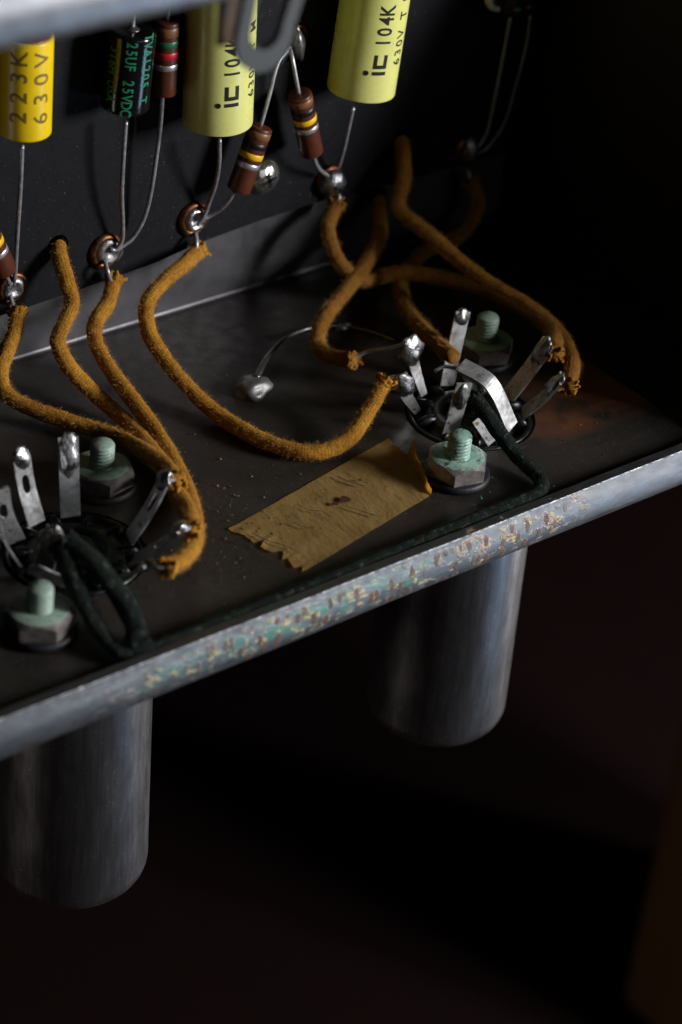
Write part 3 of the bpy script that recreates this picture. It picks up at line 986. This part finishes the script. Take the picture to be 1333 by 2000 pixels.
cloth_wire('cloth_wire', 'tan cloth wire at the far left, frayed under the leftmost eyelet',
    [(-9.41, 73.0, 12.49), (-11.09, 71.0, 10.46), (-13.34, 69.72, 8.25), (-15.23, 68.27, 6.12), (-15.95, 65.7, 3.97), (-14.69, 62.43, 3.0), (-10.54, 56.37, 2.0), (-6.96, 49.56, 2.2), (-6.89, 41.74, 4.0), (-9.28, 31.94, 7.5), (-11.26, 25.87, 9.0)], GT,
    start=(14, 1.5), end=(10, 1.0), e_wire=[(-11.09, 26.38, 9.0), (-12.78, 25.07, 10.0), (-13.9, 25.18, 10.5)], s_wire=[(-9.43, 75.0, 14.92), (-9.75, 74.0, 14.12), (-9.89, 73.0, 13.19), (-9.83, 72.6, 11.6)])
cloth_wire('cloth_wire', 'tan cloth wire coming out of a board hole at left, bent like an S',
    [(0.15, 76.4, 20.57), (-1.08, 74.0, 20.04), (-1.91, 70.5, 17.57), (-2.07, 68.5, 14.73), (-5.14, 66.0, 12.99), (-6.56, 65.61, 10.54), (-5.91, 62.62, 6.76), (-3.0, 57.77, 2.6), (-2.58, 50.41, 1.8), (-4.72, 40.13, 2.6), (-9.26, 28.83, 5.0), (-12.69, 20.64, 7.0), (-16.22, 15.0, 9.0)], GT, end=(10, 1.0), e_wire=[(-16.06, 15.49, 9.0), (-17.98, 13.84, 10.0), (-19.28, 13.79, 10.5)])
cloth_wire('cloth_wire', 'tan cloth wire hooked to the copper eyelet with two leads above',
    [(9.12, 73.5, 12.81), (6.55, 71.0, 11.0), (2.61, 68.5, 9.81), (0.98, 66.38, 8.36), (0.17, 62.09, 6.6), (-0.08, 55.77, 4.68), (-0.21, 48.28, 2.6), (-2.05, 39.95, 1.8), (-5.27, 31.09, 1.8), (-9.84, 22.54, 3.0), (-15.53, 15.17, 5.5), (-20.62, 10.84, 7.5), (-24.53, 8.83, 9.0)], GT,
    start=(14, 1.5), end=(14, 1.2), e_wire=[(-24.53, 8.83, 9.0), (-25.87, 9.16, 9.3), (-26.43, 10.34, 9.3)], s_wire=[(8.3, 75.0, 16.08), (7.55, 73.4, 15.94), (7.58, 72.8, 15.01), (8.67, 73.4, 12.42)])
cloth_wire('cloth_wire', 'long tan cloth wire looping over bare floor between the sockets',
    [(25.53, 73.5, 13.87), (21.41, 71.0, 14.1), (16.02, 69.0, 13.33), (11.36, 67.0, 11.47), (9.52, 63.77, 8.62), (9.37, 59.31, 6.23), (9.94, 53.64, 3.84), (11.27, 47.15, 1.7), (12.63, 39.37, 1.5), (15.07, 33.24, 1.5), (18.66, 29.8, 1.6), (24.12, 29.38, 2.4), (30.13, 31.86, 4.6), (33.83, 33.11, 8.0)], GT,
    start=(14, 1.6), end=(9, 1.0), e_wire=[(33.83, 33.11, 8.0), (34.81, 32.65, 8.8), (35.88, 31.67, 9.0)], s_wire=[(26.1, 75.0, 16.54), (25.5, 73.8, 16.03), (25.13, 73.2, 15.27), (24.9, 73.0, 13.51)])
cloth_wire('cloth_wire', 'tan cloth wire frayed below the round solder joint, running right behind the socket',
    [(54.4, 73.5, 14.79), (51.49, 71.5, 13.03), (50.32, 69.0, 11.08), (50.36, 66.0, 8.57), (52.57, 63.5, 6.11), (59.01, 64.96, 4.2), (62.78, 62.68, 5.0), (67.27, 57.94, 5.0), (71.65, 50.24, 5.0), (71.04, 39.73, 6.5), (67.4, 30.64, 8.5), (61.41, 23.78, 10.0)], GT, c='cloth_tan_brown',
    start=(14, 2.0), end=(8, 0.9), s_wire=[(55.45, 74.5, 17.3), (55.0, 73.4, 16.75), (54.61, 73.2, 15.76), (54.05, 73.0, 14.42)])
cloth_wire('cloth_wire', 'tan cloth wire with a splayed end hanging in front of the right socket',
    [(66.26, 76.4, 12.12), (64.26, 73.0, 11.01), (61.21, 69.0, 9.89), (56.81, 66.0, 7.81), (49.16, 61.76, 6.53), (41.96, 57.97, 5.55), (36.96, 54.26, 4.5), (34.39, 49.94, 4.6), (34.44, 46.77, 5.0), (35.2, 43.55, 6.0)], GT, c='cloth_tan_brown',
    end=(18, 2.0), e_wire=[(35.2, 43.55, 6.0), (37.85, 42.3, 7.5), (39.68, 39.51, 9.0), (41.53, 37.44, 10.5)])
cloth_wire('cloth_wire', 'tan cloth wire from the upper board hole at right down to the far socket pin',
    [(70.35, 76.4, 22.67), (68.15, 73.0, 21.95), (66.28, 70.0, 19.34), (63.53, 67.5, 15.27), (63.63, 64.54, 14.37), (64.4, 59.79, 13.47), (65.01, 53.44, 11.93), (66.24, 45.24, 10.42), (68.07, 36.7, 9.5), (68.09, 29.88, 8.5), (65.19, 23.22, 7.5), (59.69, 17.91, 7.5)], GT, c='cloth_tan_brown', end=(12, 1.3))
cloth_wire('cloth_wire', 'dim brown cloth wire from the darkest solder joint to the socket centre',
    [(86.26, 74.0, 11.29), (86.77, 72.0, 7.97), (82.83, 71.0, 3.55), (73.23, 69.13, 3.79), (66.3, 66.4, 3.0), (60.62, 61.39, 3.0), (56.03, 53.46, 3.6), (51.47, 43.15, 6.0), (47.09, 32.38, 9.0)], GT, c='cloth_tan_brown', start=(12, 1.5),
    s_wire=[(85.5, 74.6, 14.07), (85.18, 73.8, 13.29), (85.94, 73.6, 11.15)])
GG = 'dark green cloth wires'
cloth_wire('green_cloth_wire', 'dark green cloth wire leaving the right socket and turning along the lip',
    [(42.33, 20.85, 8.5), (42.57, 17.75, 7.0), (43.32, 14.46, 4.5), (44.17, 10.11, 2.2), (44.14, 6.22, 1.6), (41.77, 3.74, 1.3), (36.79, 3.34, 1.2), (27.64, 3.45, 1.0), (15.55, 3.34, 0.9), (4.75, 3.15, 0.9), (-7.55, 2.94, 0.9), (-21.91, 2.9, 0.9), (-31.9, 2.81, 1.0)], GG, r=1.2, c='cloth_green', fz='fuzz_green', start=(8, 0.8))
cloth_wire('green_cloth_wire', 'left one of two dark green cloth wires at the near socket',
    [(-35.28, 19.33, 10.0), (-35.76, 16.81, 8.5), (-35.9, 14.27, 6.2), (-35.72, 9.86, 2.6), (-35.88, 6.09, 1.6), (-35.01, 3.86, 1.4), (-31.12, 3.35, 1.3)], GG, r=1.45, thin=0.62, c='cloth_green', fz='fuzz_green', start=(8, 0.8))
cloth_wire('green_cloth_wire', 'right one of two dark green cloth wires at the near socket, bowed outward',
    [(-34.36, 18.82, 10.5), (-33.47, 16.26, 10.0), (-32.33, 12.75, 8.0), (-31.21, 9.16, 5.0), (-31.06, 6.26, 2.2), (-32.82, 4.36, 1.5), (-32.89, 3.49, 1.4), (-30.93, 3.37, 1.3)], GG, r=1.5, c='cloth_green', fz='fuzz_green', start=(8, 0.8))

# ------------------------------------------------------------------ ground joint on the floor
gb = V((21.78, 51.18, 0.0))
t = thing('ground_joint', 'grey solder blob on the floor holding a thin bare wire', 'solder joint', gb)
mk('solder_blob', MB().blob(gb + V((0, 0, 0.7)), 3.2, 2.7, 1.9, 0.35, seed=2, n=28), 'grey_solder', t)
mk('bare_wire', MB().tube([(22.92, 52.08, 1.6), (26.48, 54.74, 2.2), (29.64, 57.01, 2.0), (35.46, 60.47, 1.3), (41.71, 61.54, 0.8), (46.66, 59.7, 0.7), (48.68, 55.08, 1.5), (47.74, 47.4, 4.0)], lambda q: 0.60 - 0.42 * min(1, q * 1.7)), 'dull_solder', t)
mk('solder_drip', MB().blob(V((47.2, 59.78, 0.3)), 1.6, 0.9, 0.6, 0.4, seed=6), 'dull_solder', t)

# ------------------------------------------------------------------ tube sockets
def plate(w, L, hole=None, n=36, top_round=0.5):
    """flat tab outline in (u, v), with an optional oval slot (cv, hu, hv)"""
    def outline(c, sx, sy, rnd, N):
        pts = []
        for j in range(N):
            a = 2 * math.pi * j / N
            x, y = math.cos(a), math.sin(a)
            k = 1 / (abs(x) ** rnd + abs(y) ** rnd) ** (1 / rnd)
            pts.append((c[0] + x * k * sx, c[1] + y * k * sy))
        return pts
    outer = outline((0, L / 2), w / 2, L / 2, 9, n)
    if not hole:
        return outer, None
    cv, hu, hv = hole
    # sample the outer boundary seen from the slot centre
    inner = outline((0, cv), hu, hv, 2.6, n)
    out2 = []
    for (x, y) in inner:
        dx, dy = x, y - cv
        ks = []
        if abs(dx) > 1e-9: ks.append(w / 2 / abs(dx))
        if dy > 1e-9: ks.append((L - cv) / dy)
        if dy < -1e-9: ks.append(cv / -dy)
        k = min(ks)
        out2.append((dx * k, cv + dy * k))
    for q in ((-w / 2, 0), (w / 2, 0), (-w / 2 * 0.8, L), (w / 2 * 0.8, L)):
        i = min(range(n), key=lambda j: (out2[j][0] - q[0]) ** 2 + (out2[j][1] - q[1]) ** 2)
        out2[i] = q
    return out2, inner
def tab(path_pts, side, w, hole=None, th=0.34, taper=None):
    """bend a flat tab along a path; side = its width direction"""
    P = spline(path_pts, 0.25)
    acc = [0.0]
    for i in range(1, len(P)):
        acc.append(acc[-1] + (P[i] - P[i - 1]).length)
    L = acc[-1]
    side = V(side).normalized()
    def at(v):
        v = max(0, min(L, v))
        i = 0
        while i < len(acc) - 2 and acc[i + 1] < v:
            i += 1
        k = (v - acc[i]) / max(1e-6, acc[i + 1] - acc[i])
        p = P[i].lerp(P[i + 1], k)
        tg = (P[min(i + 2, len(P) - 1)] - P[max(i - 1, 0)]).normalized()
        return p, tg.cross(side).normalized()
    mb = MB()
    if hole:
        o, inn = plate(w, L, hole)
        n = len(o)
        vs = []
        for sgn in (1, -1):
            for ring in (o, inn):
                for (u, v) in ring:
                    p, nn = at(v)
                    vs.append(p + side * u + nn * th / 2 * sgn)
        fs = []
        for j in range(n):
            k = (j + 1) % n
            fs += [(j, k, n + k, n + j), (2 * n + j, 3 * n + j, 3 * n + k, 2 * n + k), (j, 2 * n + j, 2 * n + k, k), (n + j, n + k, 3 * n + k, 3 * n + j)]
        mb.add(vs, fs, 0, False)
    else:
        m_ = max(4, int(L / 0.5))
        vs, fs = [], []
        for i in range(m_ + 1):
            p, nn = at(L * i / m_)
            ww = w * (taper(i / m_) if taper else 1)
            for u, q in ((-1, 1), (1, 1), (1, -1), (-1, -1)):
                vs.append(p + side * u * ww / 2 + nn * th / 2 * q)
        for i in range(m_):
            for j in range(4):
                k = (j + 1) % 4
                fs.append((i * 4 + j, i * 4 + k, (i + 1) * 4 + k, (i + 1) * 4 + j))
        fs += [(3, 2, 1, 0), (m_ * 4, m_ * 4 + 1, m_ * 4 + 2, m_ * 4 + 3)]
        mb.add(vs, fs, 0, False)
    return mb
def frame(d, side):
    d = V(d).normalized(); side = V(side); side = (side - d * side.dot(d)).normalized(); n_ = d.cross(side)
    return Matrix((side, n_, d)).transposed()

def socket(c, label, ang0):
    c = V(c)
    t = thing('tube_socket', label, 'tube socket', c, 'black tube sockets in the chassis floor')
    base = MB().lathe([(10.2, -3.2), (10.25, -0.2), (10.1, 0.12), (9.7, 0.2), (9.5, 0.05), (9.4, -0.6), (7.4, -0.7), (7.2, 0.3), (6.6, 0.7), (4.4, 0.7), (4.2, -0.3), (3.4, -0.4), (3.3, 1.0), (2.9, 1.3), (2.2, 1.3), (2.0, 0.2), (0, 0.1)], c, (0, 0, 1), 60)
    mk('socket_body', base, 'socket_phenolic', t)
    for k in range(10):
        a = math.radians(ang0 + 18 + 36 * k)
        d = V((math.cos(a), math.sin(a), 0))
        s_ = V((-d.y, d.x, 0))
        mb = MB().blob(c + d * 7.6 + V((0, 0, 0.25)), 1.9, 0.75, 1.0, 0.1, Matrix((d, s_, V((0, 0, 1)))).transposed(), 16)
        mk('barrier_rib', mb, 'socket_phenolic', t)
    return t
def pin(t, base, top, w=2.9, hole=None, bend=0.0, side=None, blob=None, bm_='solder', c=None, mid=None, taper=None):
    base, top = V(base), V(top)
    c = c or V((0, 0, 0))
    rad = V((base.x - c.x, base.y - c.y, 0)).normalized()
    side = V(side) if side else V((-rad.y, rad.x, 0))
    d = (top - base)
    side = (side - d * side.dot(d) / d.dot(d)).normalized()
    mid = V(mid) if mid else base.lerp(top, 0.5) + rad * bend
    o = mk('pin', tab([base, mid, top], side, w, hole, taper=taper), 'pin_tin', t)
    if blob:
        rx, ry, rz, off = blob
        mk('solder', MB().blob(base.lerp(top, off), rx, ry, rz, 0.5, frame(d, side), 20, seed=int(base.x * 7) % 13), bm_, o)
    return o
c = SOCK[0]
s1 = socket(c, 'black tube socket at the left with upright tin pins, two green wires', 61)
R8 = 8.6
def base_at(c, deg, r=R8, z=0.4):
    a = math.radians(deg)
    return V((c.x + r * math.cos(a), c.y + r * math.sin(a), z))
pin(s1, base_at(c, 61), (-21.33, 39.51, 12.2), 3.0, None, 0.3, side=(0.93, -0.36, 0), c=c, blob=(1.5, 0.6, 3.3, 0.78))
pin(s1, base_at(c, 97), (-29.2, 39.92, 12.0), 2.9, (6.6, 0.62, 1.5), 0.6, side=(1, 0, 0), c=c, blob=(1.35, 0.7, 1.7, 0.93))
pin(s1, base_at(c, 133), (-35.94, 34.5, 11.0), 2.7, (6.6, 0.6, 1.4), 0.6, side=(0.97, -0.2, 0), c=c)
pin(s1, base_at(c, 169), (-38.98, 30.59, 10.0), 2.7, (6.2, 0.6, 1.4), 0.6, c=c)
pin(s1, base_at(c, 205), (-34.61, 22.0, 11.0), 2.8, None, 0.2, c=c, blob=(1.2, 0.9, 1.6, 0.9), bm_='dull_solder')
pin(s1, base_at(c, 241), (-38.52, 21.75, 6.0), 2.6, None, 0.3, c=c)
pin(s1, base_at(c, 277), (-26.24, 10.36, 9.3), 2.8, None, 0.6, c=c, blob=(1.3, 0.8, 1.9, 0.9))
pin(s1, base_at(c, 313), (-19.0, 13.71, 10.8), 2.9, (7.4, 0.55, 1.5), 0.5, c=c, blob=(1.35, 0.8, 1.7, 0.94))
pin(s1, base_at(c, 349), (-13.76, 25.16, 11.0), 2.9, (7.0, 0.55, 1.7), 0.5, c=c, blob=(1.4, 0.8, 1.6, 0.94))
c = SOCK[1]
s2 = socket(c, 'black tube socket at the right with bright bent pins, one green wire', 112)
pin(s2, base_at(c, 112), (42.57, 37.94, 10.5), 2.4, None, 0.4, c=c, blob=(2.0, 1.1, 2.7, 0.82), side=(1, 0.05, 0), taper=lambda q: 0.55 + 0.6 * q)
pin(s2, base_at(c, 148), (35.83, 31.87, 9.0), 2.3, None, 0.5, c=c, blob=(1.6, 0.9, 2.7, 0.74), side=(1, -0.1, 0), taper=lambda q: 0.6 + 0.5 * q)
pin(s2, base_at(c, 76), (53.72, 38.16, 12.5), 2.9, None, 0.2, c=c, blob=(1.35, 0.7, 1.4, 0.92), side=(1, -0.1, 0), bm_='dull_solder')
pin(s2, base_at(c, 4), (60.82, 24.92, 11.5), 2.8, None, 0.5, c=c, blob=(1.4, 0.9, 2.6, 0.84))
pin(s2, base_at(c, -32), (56.95, 17.36, 10.0), 2.8, None, 0.6, c=c, blob=(1.4, 0.95, 2.3, 0.84))
pin(s2, base_at(c, 292, 7.6, 0.6), (46.03, 29.17, 9.5), 3.1, None, 0, c=c, side=(1, 0.15, 0.0), mid=(48.08, 24.01, 8.2), blob=(1.5, 0.7, 2.6, 0.75))
pin(s2, base_at(c, 205, 8.0), (42.41, 23.96, 10.0), 2.7, None, 0, c=c, side=(0.95, -0.3, 0), blob=(1.3, 0.8, 2.3, 0.72), bm_='dull_solder')
pin(s2, base_at(c, 256), (43.97, 21.42, 4.5), 2.6, None, 0.2, c=c)
mk('strand', MB().tube([(42.83, 31.48, 8.0), (44.35, 31.1, 8.6), (45.41, 29.58, 8.8), (45.96, 28.36, 9.0)], 0.3), 'tinned_lead', s2)

# ------------------------------------------------------------------ bolts with lacquered nuts
def hexnut(c, r, z0, z1, rot, cham=0.55):
    mb = MB()
    n = 48
    rings = [(z0, 0), (z1 - 0.02, 1), (z1, 2)]
    def hexr(a):
        k = (a - rot) % (math.pi / 3)
        return r * math.cos(math.pi / 6) / math.cos(k - math.pi / 6)
    apo = r * math.cos(math.pi / 6)
    vs = []
    for j in range(n):
        a = rot + 2 * math.pi * j / n
        d = V((math.cos(a), math.sin(a), 0))
        hr = hexr(a)
        lo = V((c[0], c[1], z0)) + d * hr
        mid = V((c[0], c[1], z1 - cham * max(0, hr - apo * 0.96) / (r - apo))) + d * hr
        top = V((c[0], c[1], z1)) + d * apo * 0.95
        inn = V((c[0], c[1], z1 + 0.02)) + d * 1.75
        vs += [lo, mid, top, inn]
    for j in range(n):
        k = (j + 1) % n
        mb.add([], [])
    o = 0
    f0, f1, f2 = [], [], []
    for j in range(n):
        k = (j + 1) % n
        f0.append((4 * j, 4 * k, 4 * k + 1, 4 * j + 1))
        f1.append((4 * j + 1, 4 * k + 1, 4 * k + 2, 4 * j + 2))
        f2.append((4 * j + 2, 4 * k + 2, 4 * k + 3, 4 * j + 3))
    mb.add(vs, f0, 0, False)
    mb.f += [list(f_) for f_ in f1]; mb.mi += [0] * len(f1); mb.sm += [False] * len(f1)
    mb.f += [list(f_) for f_ in f2]; mb.mi += [1] * len(f2); mb.sm += [True] * len(f2)
    return mb
def bolt(c, r, z0, z1, turns_per=0.62):
    """threaded shank"""
    n, vs, fs = 28, [], []
    rows = int((z1 - z0) / 0.11)
    for i in range(rows + 1):
        z = z0 + (z1 - z0) * i / rows
        for j in range(n):
            a = 2 * math.pi * j / n
            ph = (z / turns_per - j / n) % 1.0
            d = abs(ph - 0.5) * 2
            rr = r - 0.24 * max(0, d - 0.45) / 0.55
            if z > z1 - 0.35:
                rr = min(rr, r - 0.25 * (z - z1 + 0.35) / 0.35)
            vs.append((c[0] + rr * math.cos(a), c[1] + rr * math.sin(a), z))
    for i in range(rows):
        for j in range(n):
            k = (j + 1) % n
            fs.append((i * n + j, i * n + k, (i + 1) * n + k, (i + 1) * n + j))
    vs.append((c[0], c[1], z1 - 0.04))
    top = len(vs) - 1
    for j in range(n):
        fs.append((rows * n + j, rows * n + (j + 1) % n, top))
    return MB().add(vs, fs)
def fastener(c, vert, label, zt, lac='mint_lacquer', rw=5.3, lean=0):
    c = V((c[0], c[1], 0))
    rot = math.atan2(vert[1] - c.y, vert[0] - c.x)
    t = thing('bolt_and_nut', label, 'bolt', c, 'mint lacquered bolts and nuts holding the sockets')
    mk('washer', MB().lathe([(2.2, 0.02), (rw, 0.02), (rw + 0.15, 0.5), (rw, 1.15), (rw - 0.3, 1.3), (2.2, 1.3)], c, (0, 0, 1), 40), 'rubber_black', t)
    mk('nut', hexnut(c, 5.1, 1.25, 3.95, rot), ['nut_steel', lac], t)
    mk('bolt', bolt(c, 1.86, 1.5, zt), lac, t)
N = [(-40.95, 15.68, 3.9), (-14.14, 41.01, 3.9), (34.62, 15.27, 3.9), (61.71, 40.22, 3.9)]
fastener(N[0], (-41.39, 10.15, 3.9), 'mint green bolt and nut nearest the camera, beside the two green wires', 7.7)
fastener(N[1], (-15.8, 36.13, 3.9), 'mint green bolt and nut behind the left socket, under tan wires', 7.9)
fastener(N[2], (30.94, 11.39, 3.9), 'corroded green bolt and nut touching the curled tape end', 7.9, 'mint_lacquer_worn')
fastener(N[3], (56.44, 35.9, 3.9), 'mint green bolt and nut in the shade behind the right socket', 8.3)

# ------------------------------------------------------------------ paper tape
TP = [(-4.4, 22.36, 0.2), (-1.38, 7.36, 0.2), (27.97, 14.09, 0.2), (32.79, 28.52, 0.2)]
t = thing('paper_tape', 'torn strip of yellowed brown paper tape with a curled right end', 'tape', (14, 18, 0))
A, Bc, Cc, Dd = [V(p) for p in TP]
ex = ((Cc - Bc).normalized() + (Dd - A).normalized()).normalized()
ey = V((-ex.y, ex.x, 0))
Wd = ((Dd - Bc).dot(ey) + (A - Bc).dot(ey)) / 2
O0 = Bc
xA = (A - Bc).dot(ex)
Ln = (Cc - Bc).dot(ex)
zig = [(0, 0.0), (0.06, 1.2), (0.10, -0.2), (0.25, 1.0), (0.27, 0.1), (0.36, 1.9), (0.41, 0.4), (0.56, 0.1), (0.61, 1.7), (0.66, 0.2), (0.80, 0.6), (0.9, 0.0), (1.0, xA)]
def left_edge(v):
    for (v0, x0), (v1, x1) in zip(zig, zig[1:]):
        if v0 <= v <= v1:
            return x0 + (x1 - x0) * (v - v0) / (v1 - v0)
    return zig[-1][1]
def fold_at(v):
    return Ln - 0.6 + 7.4 * v
def right_len(v):
    # length of the strip past the fold line, ragged
    j_ = 0.30 * noise.noise(V((v * 16, 3, 0))) + 0.15 * noise.noise(V((v * 40, 1, 0)))
    if v < 0.50:
        return 1.1 + 3.4 * v + j_ + (1.6 * max(0, (v - 0.38) / 0.12))
    if v < 0.55:
        return 4.2 - (v - 0.50) / 0.05 * 3.6 + j_
    return 0.5 + 1.6 * j_
def bend_profile(v, x0, total, n):
    # integrate the strip's rise: a slow lift, then a sharp fold
    fold = fold_at(v)
    k1 = min(1.0, v / 0.4) if v < 0.55 else max(0.0, 1 - (v - 0.55) / 0.35)
    out = []
    x, z, last = x0, 0.12, x0
    for i in range(n + 1):
        s_ = x0 + total * (i / n) ** 0.7
        ds = (s_ - last) / 6
        for q in range(6):
            m_ = last + ds * (q + 0.5)
            a = 0.62 * k1 * max(0, min(1, (m_ - fold + 5.0) / 5.0)) ** 1.5
            if v < 0.56:
                a += (1.45 - 0.62 * k1) * max(0, min(1, (m_ - fold) / 0.5))
            x += math.cos(a) * ds
            z += math.sin(a) * ds
        last = s_
        out.append((s_, x, z))
    return out
NU, NV = 64, 100
vs, fs = [], []
for j in range(NV + 1):
    v = j / NV
    x0 = left_edge(v)
    total = (fold_at(v) - x0) + right_len(v)
    for i, (s_, x, z) in enumerate(bend_profile(v, x0, total, NU)):
        p = O0 + ex * x + ey * (v * Wd)
        w_ = noise.noise(V((x * 0.35, v * 5, 1))) * 0.10 + noise.noise(V((x * 1.1, v * 3, 5))) * 0.045
        lift = 0.35 * max(0, 1 - (s_ - x0) / 2.2) * (0.5 + noise.noise(V((v * 11, 2, 2))))
        p.z = max(0.1, z + w_ + lift)
        p.x += 0.12 * noise.noise(V((v * 30, i * 0.2, 0)))
        vs.append(p)
for j in range(NV):
    for i in range(NU):
        q = j * (NU + 1) + i
        fs.append((q, q + 1, q + NU + 2, q + NU + 1))
o = mk('strip', MB().add(vs, fs), 'tape_paper', t)
def on_tape(u, v, z=0.40):
    return O0 + ex * u + ey * (v * Wd) + V((0, 0, z))
def mark(name, pts, w, m_):
    P = spline(pts, 0.4)
    vs, fs = [], []
    for i, p in enumerate(P):
        d = (P[min(i + 1, len(P) - 1)] - P[max(0, i - 1)]).normalized()
        s_ = V((-d.y, d.x, 0)) * w * (0.5 + 0.35 * noise.noise(p * 1.7))
        vs += [p - s_, p + s_]
    for i in range(len(P) - 1):
        fs.append((2 * i, 2 * i + 1, 2 * i + 3, 2 * i + 2))
    return mk(name, MB().add(vs, fs), m_, t)
mark('pencil_mark', [on_tape(1.5, 0.78), on_tape(1.8, 0.55), on_tape(2.6, 0.42), on_tape(3.0, 0.2)], 0.24, 'ink_pencil')
mark('pencil_mark', [on_tape(22.4, 0.86), on_tape(22.6, 0.72), on_tape(23.4, 0.55)], 0.26, 'ink_pencil')
mark('pencil_mark', [on_tape(17.2, 0.45), on_tape(17.9, 0.30), on_tape(18.8, 0.10)], 0.24, 'ink_pencil')
mark('pencil_mark', [on_tape(8.0, 0.62), on_tape(8.6, 0.45), on_tape(9.6, 0.40)], 0.2, 'ink_pencil')
mark('pencil_mark', [on_tape(12.0, 0.80), on_tape(12.5, 0.62), on_tape(13.4, 0.55), on_tape(13.2, 0.40)], 0.18, 'ink_pencil')
for (u, v, r_) in ((18.6, 0.53, 0.95), (16.6, 0.55, 0.55), (24.3, 0.66, 0.3)):
    cc = on_tape(u, v, 0.33)
    vs = [cc] + [cc + V((math.cos(k * 0.449), math.sin(k * 0.449), 0)) * r_ * (1 + 0.5 * noise.noise(V((k * 0.9, u, v)))) for k in range(14)]
    mk('stain', MB().add(vs, [(0, k + 1, (k + 1) % 14 + 1) for k in range(14)]), 'stain_red_brown', t)

# ------------------------------------------------------------------ blurred lug near the upper lip
lc = V((-18.77, 3.0, 89.83))
t = thing('solder_lug', 'blurred grey loop-shaped solder lug hanging at the top edge', 'solder lug', lc)
def loop_plate(c, w, h, hw, hb, th, y):
    """U-shaped loop in the X-Z plane at depth y, open eye inside"""
    n = 40
    outer, inner = [], []
    for j in range(n + 1):
        a = math.pi + math.pi * j / n
        outer.append((c.x + w * math.cos(a), c.z + w * 1.15 * math.sin(a)))
        inner.append((c.x + 0.1 + hw * math.cos(a), c.z + hb + hw * 1.1 * math.sin(a)))
    outer = [(c.x - w * 0.72, c.z + h)] + outer + [(c.x + w * 1.5, c.z + h)]
    inner = [(c.x - w * 0.30, c.z + h)] + inner + [(c.x + w * 1.05, c.z + h)]
    m_ = len(outer)
    vs = [(x, y, z) for x, z in outer] + [(x, y, z) for x, z in inner] + [(x, y + th, z) for x, z in outer] + [(x, y + th, z) for x, z in inner]
    fs = []
    for j in range(m_ - 1):
        fs += [(j, j + 1, m_ + j + 1, m_ + j), (2 * m_ + j, 3 * m_ + j, 3 * m_ + j + 1, 2 * m_ + j + 1), (j, 2 * m_ + j, 2 * m_ + j + 1, j + 1), (m_ + j, m_ + j + 1, 3 * m_ + j + 1, 3 * m_ + j)]
    return MB().add(vs, fs, 0, False)
mk('loop', loop_plate(lc, 4.3, 7.5, 2.35, 0.55, 1.0, 3.0), 'lug_grey', t)
bc = V((-21.84, 6.0, 90.97))
mk('insulating_tab', MB().box((bc.x - 1.8, 6, bc.z - 3.2), (bc.x + 2.0, 6.8, bc.z + 10)), 'brown_fibre', t, bevel=0.4)

# ------------------------------------------------------------------ dust, crumbs, lint
def crumbs(name, count, m_, lo, hi, seed, label, cat, place):
    rr = random.Random(seed)
    mb = MB()
    for _ in range(count):
        p = place(rr)
        s_ = lo + (hi - lo) * rr.random() ** 3
        vs = [p + V((rr.uniform(-1, 1), rr.uniform(-1, 1), rr.uniform(-0.3, 0.9))) * s_ for _ in range(4)]
        mb.add(vs, [(0, 1, 2), (0, 3, 1), (1, 3, 2), (2, 3, 0)], 0, False)
    mk(name, mb, m_, None, origin=(0, 0, 0), label=label, cat=cat, kind='stuff')
def on_floor(rr):
    return V((rr.uniform(-70, 76), rr.uniform(3, 76), 0.1))
def near_tape(rr):
    return V((rr.gauss(-3, 5), rr.gauss(22, 7), 0.1))
crumbs('brown_crumbs', 700, 'crumb_brown', 0.08, 0.34, 3, 'fine brown crumbs of dirt on the chassis floor', 'dirt', lambda rr: on_floor(rr) if rr.random() < 0.6 else near_tape(rr))
crumbs('pale_crumbs', 110, 'crumb_pale', 0.06, 0.26, 5, 'tiny pale specks of dust on the chassis floor', 'dust', on_floor)
crumbs('green_flakes', 26, 'crumb_green', 0.10, 0.34, 9, 'tiny flakes of green lacquer lying on the floor', 'flakes', lambda rr: V((rr.gauss(34, 6), rr.gauss(9, 4), 0.1)) if rr.random() < 0.6 else on_floor(rr))
def lint(name, spots, seed, label):
    rr = random.Random(seed)
    mb = MB()
    for c_, k, spread in spots:
        for _ in range(k):
            p = V(c_) + V((rr.gauss(0, spread), rr.gauss(0, spread), abs(rr.gauss(0, 0.6))))
            d = V((rr.uniform(-1, 1), rr.uniform(-1, 1), rr.uniform(-0.2, 0.3))).normalized()
            q = [p]
            for _ in range(5):
                d = (d + V((rr.uniform(-1, 1), rr.uniform(-1, 1), rr.uniform(-0.3, 0.3))) * 0.6).normalized()
                nx = q[-1] + d * rr.uniform(0.4, 0.9)
                nx.z = max(nx.z, 0.15)
                q.append(nx)
            mb.tube(q, 0.013, 3, 0, 0, 1, 0.4)
    mk(name, mb, 'lint_grey', None, origin=(0, 0, 0), label=label, cat='lint', kind='stuff')
lint('lint', [((SOCK[0].x, SOCK[0].y, 1.2), 60, 4.5), ((SOCK[1].x, SOCK[1].y, 1.2), 10, 5), ((-14, 15, 0.2), 14, 3.5)], 4, 'fine grey lint and stray fibres lying in the sockets and on the floor')
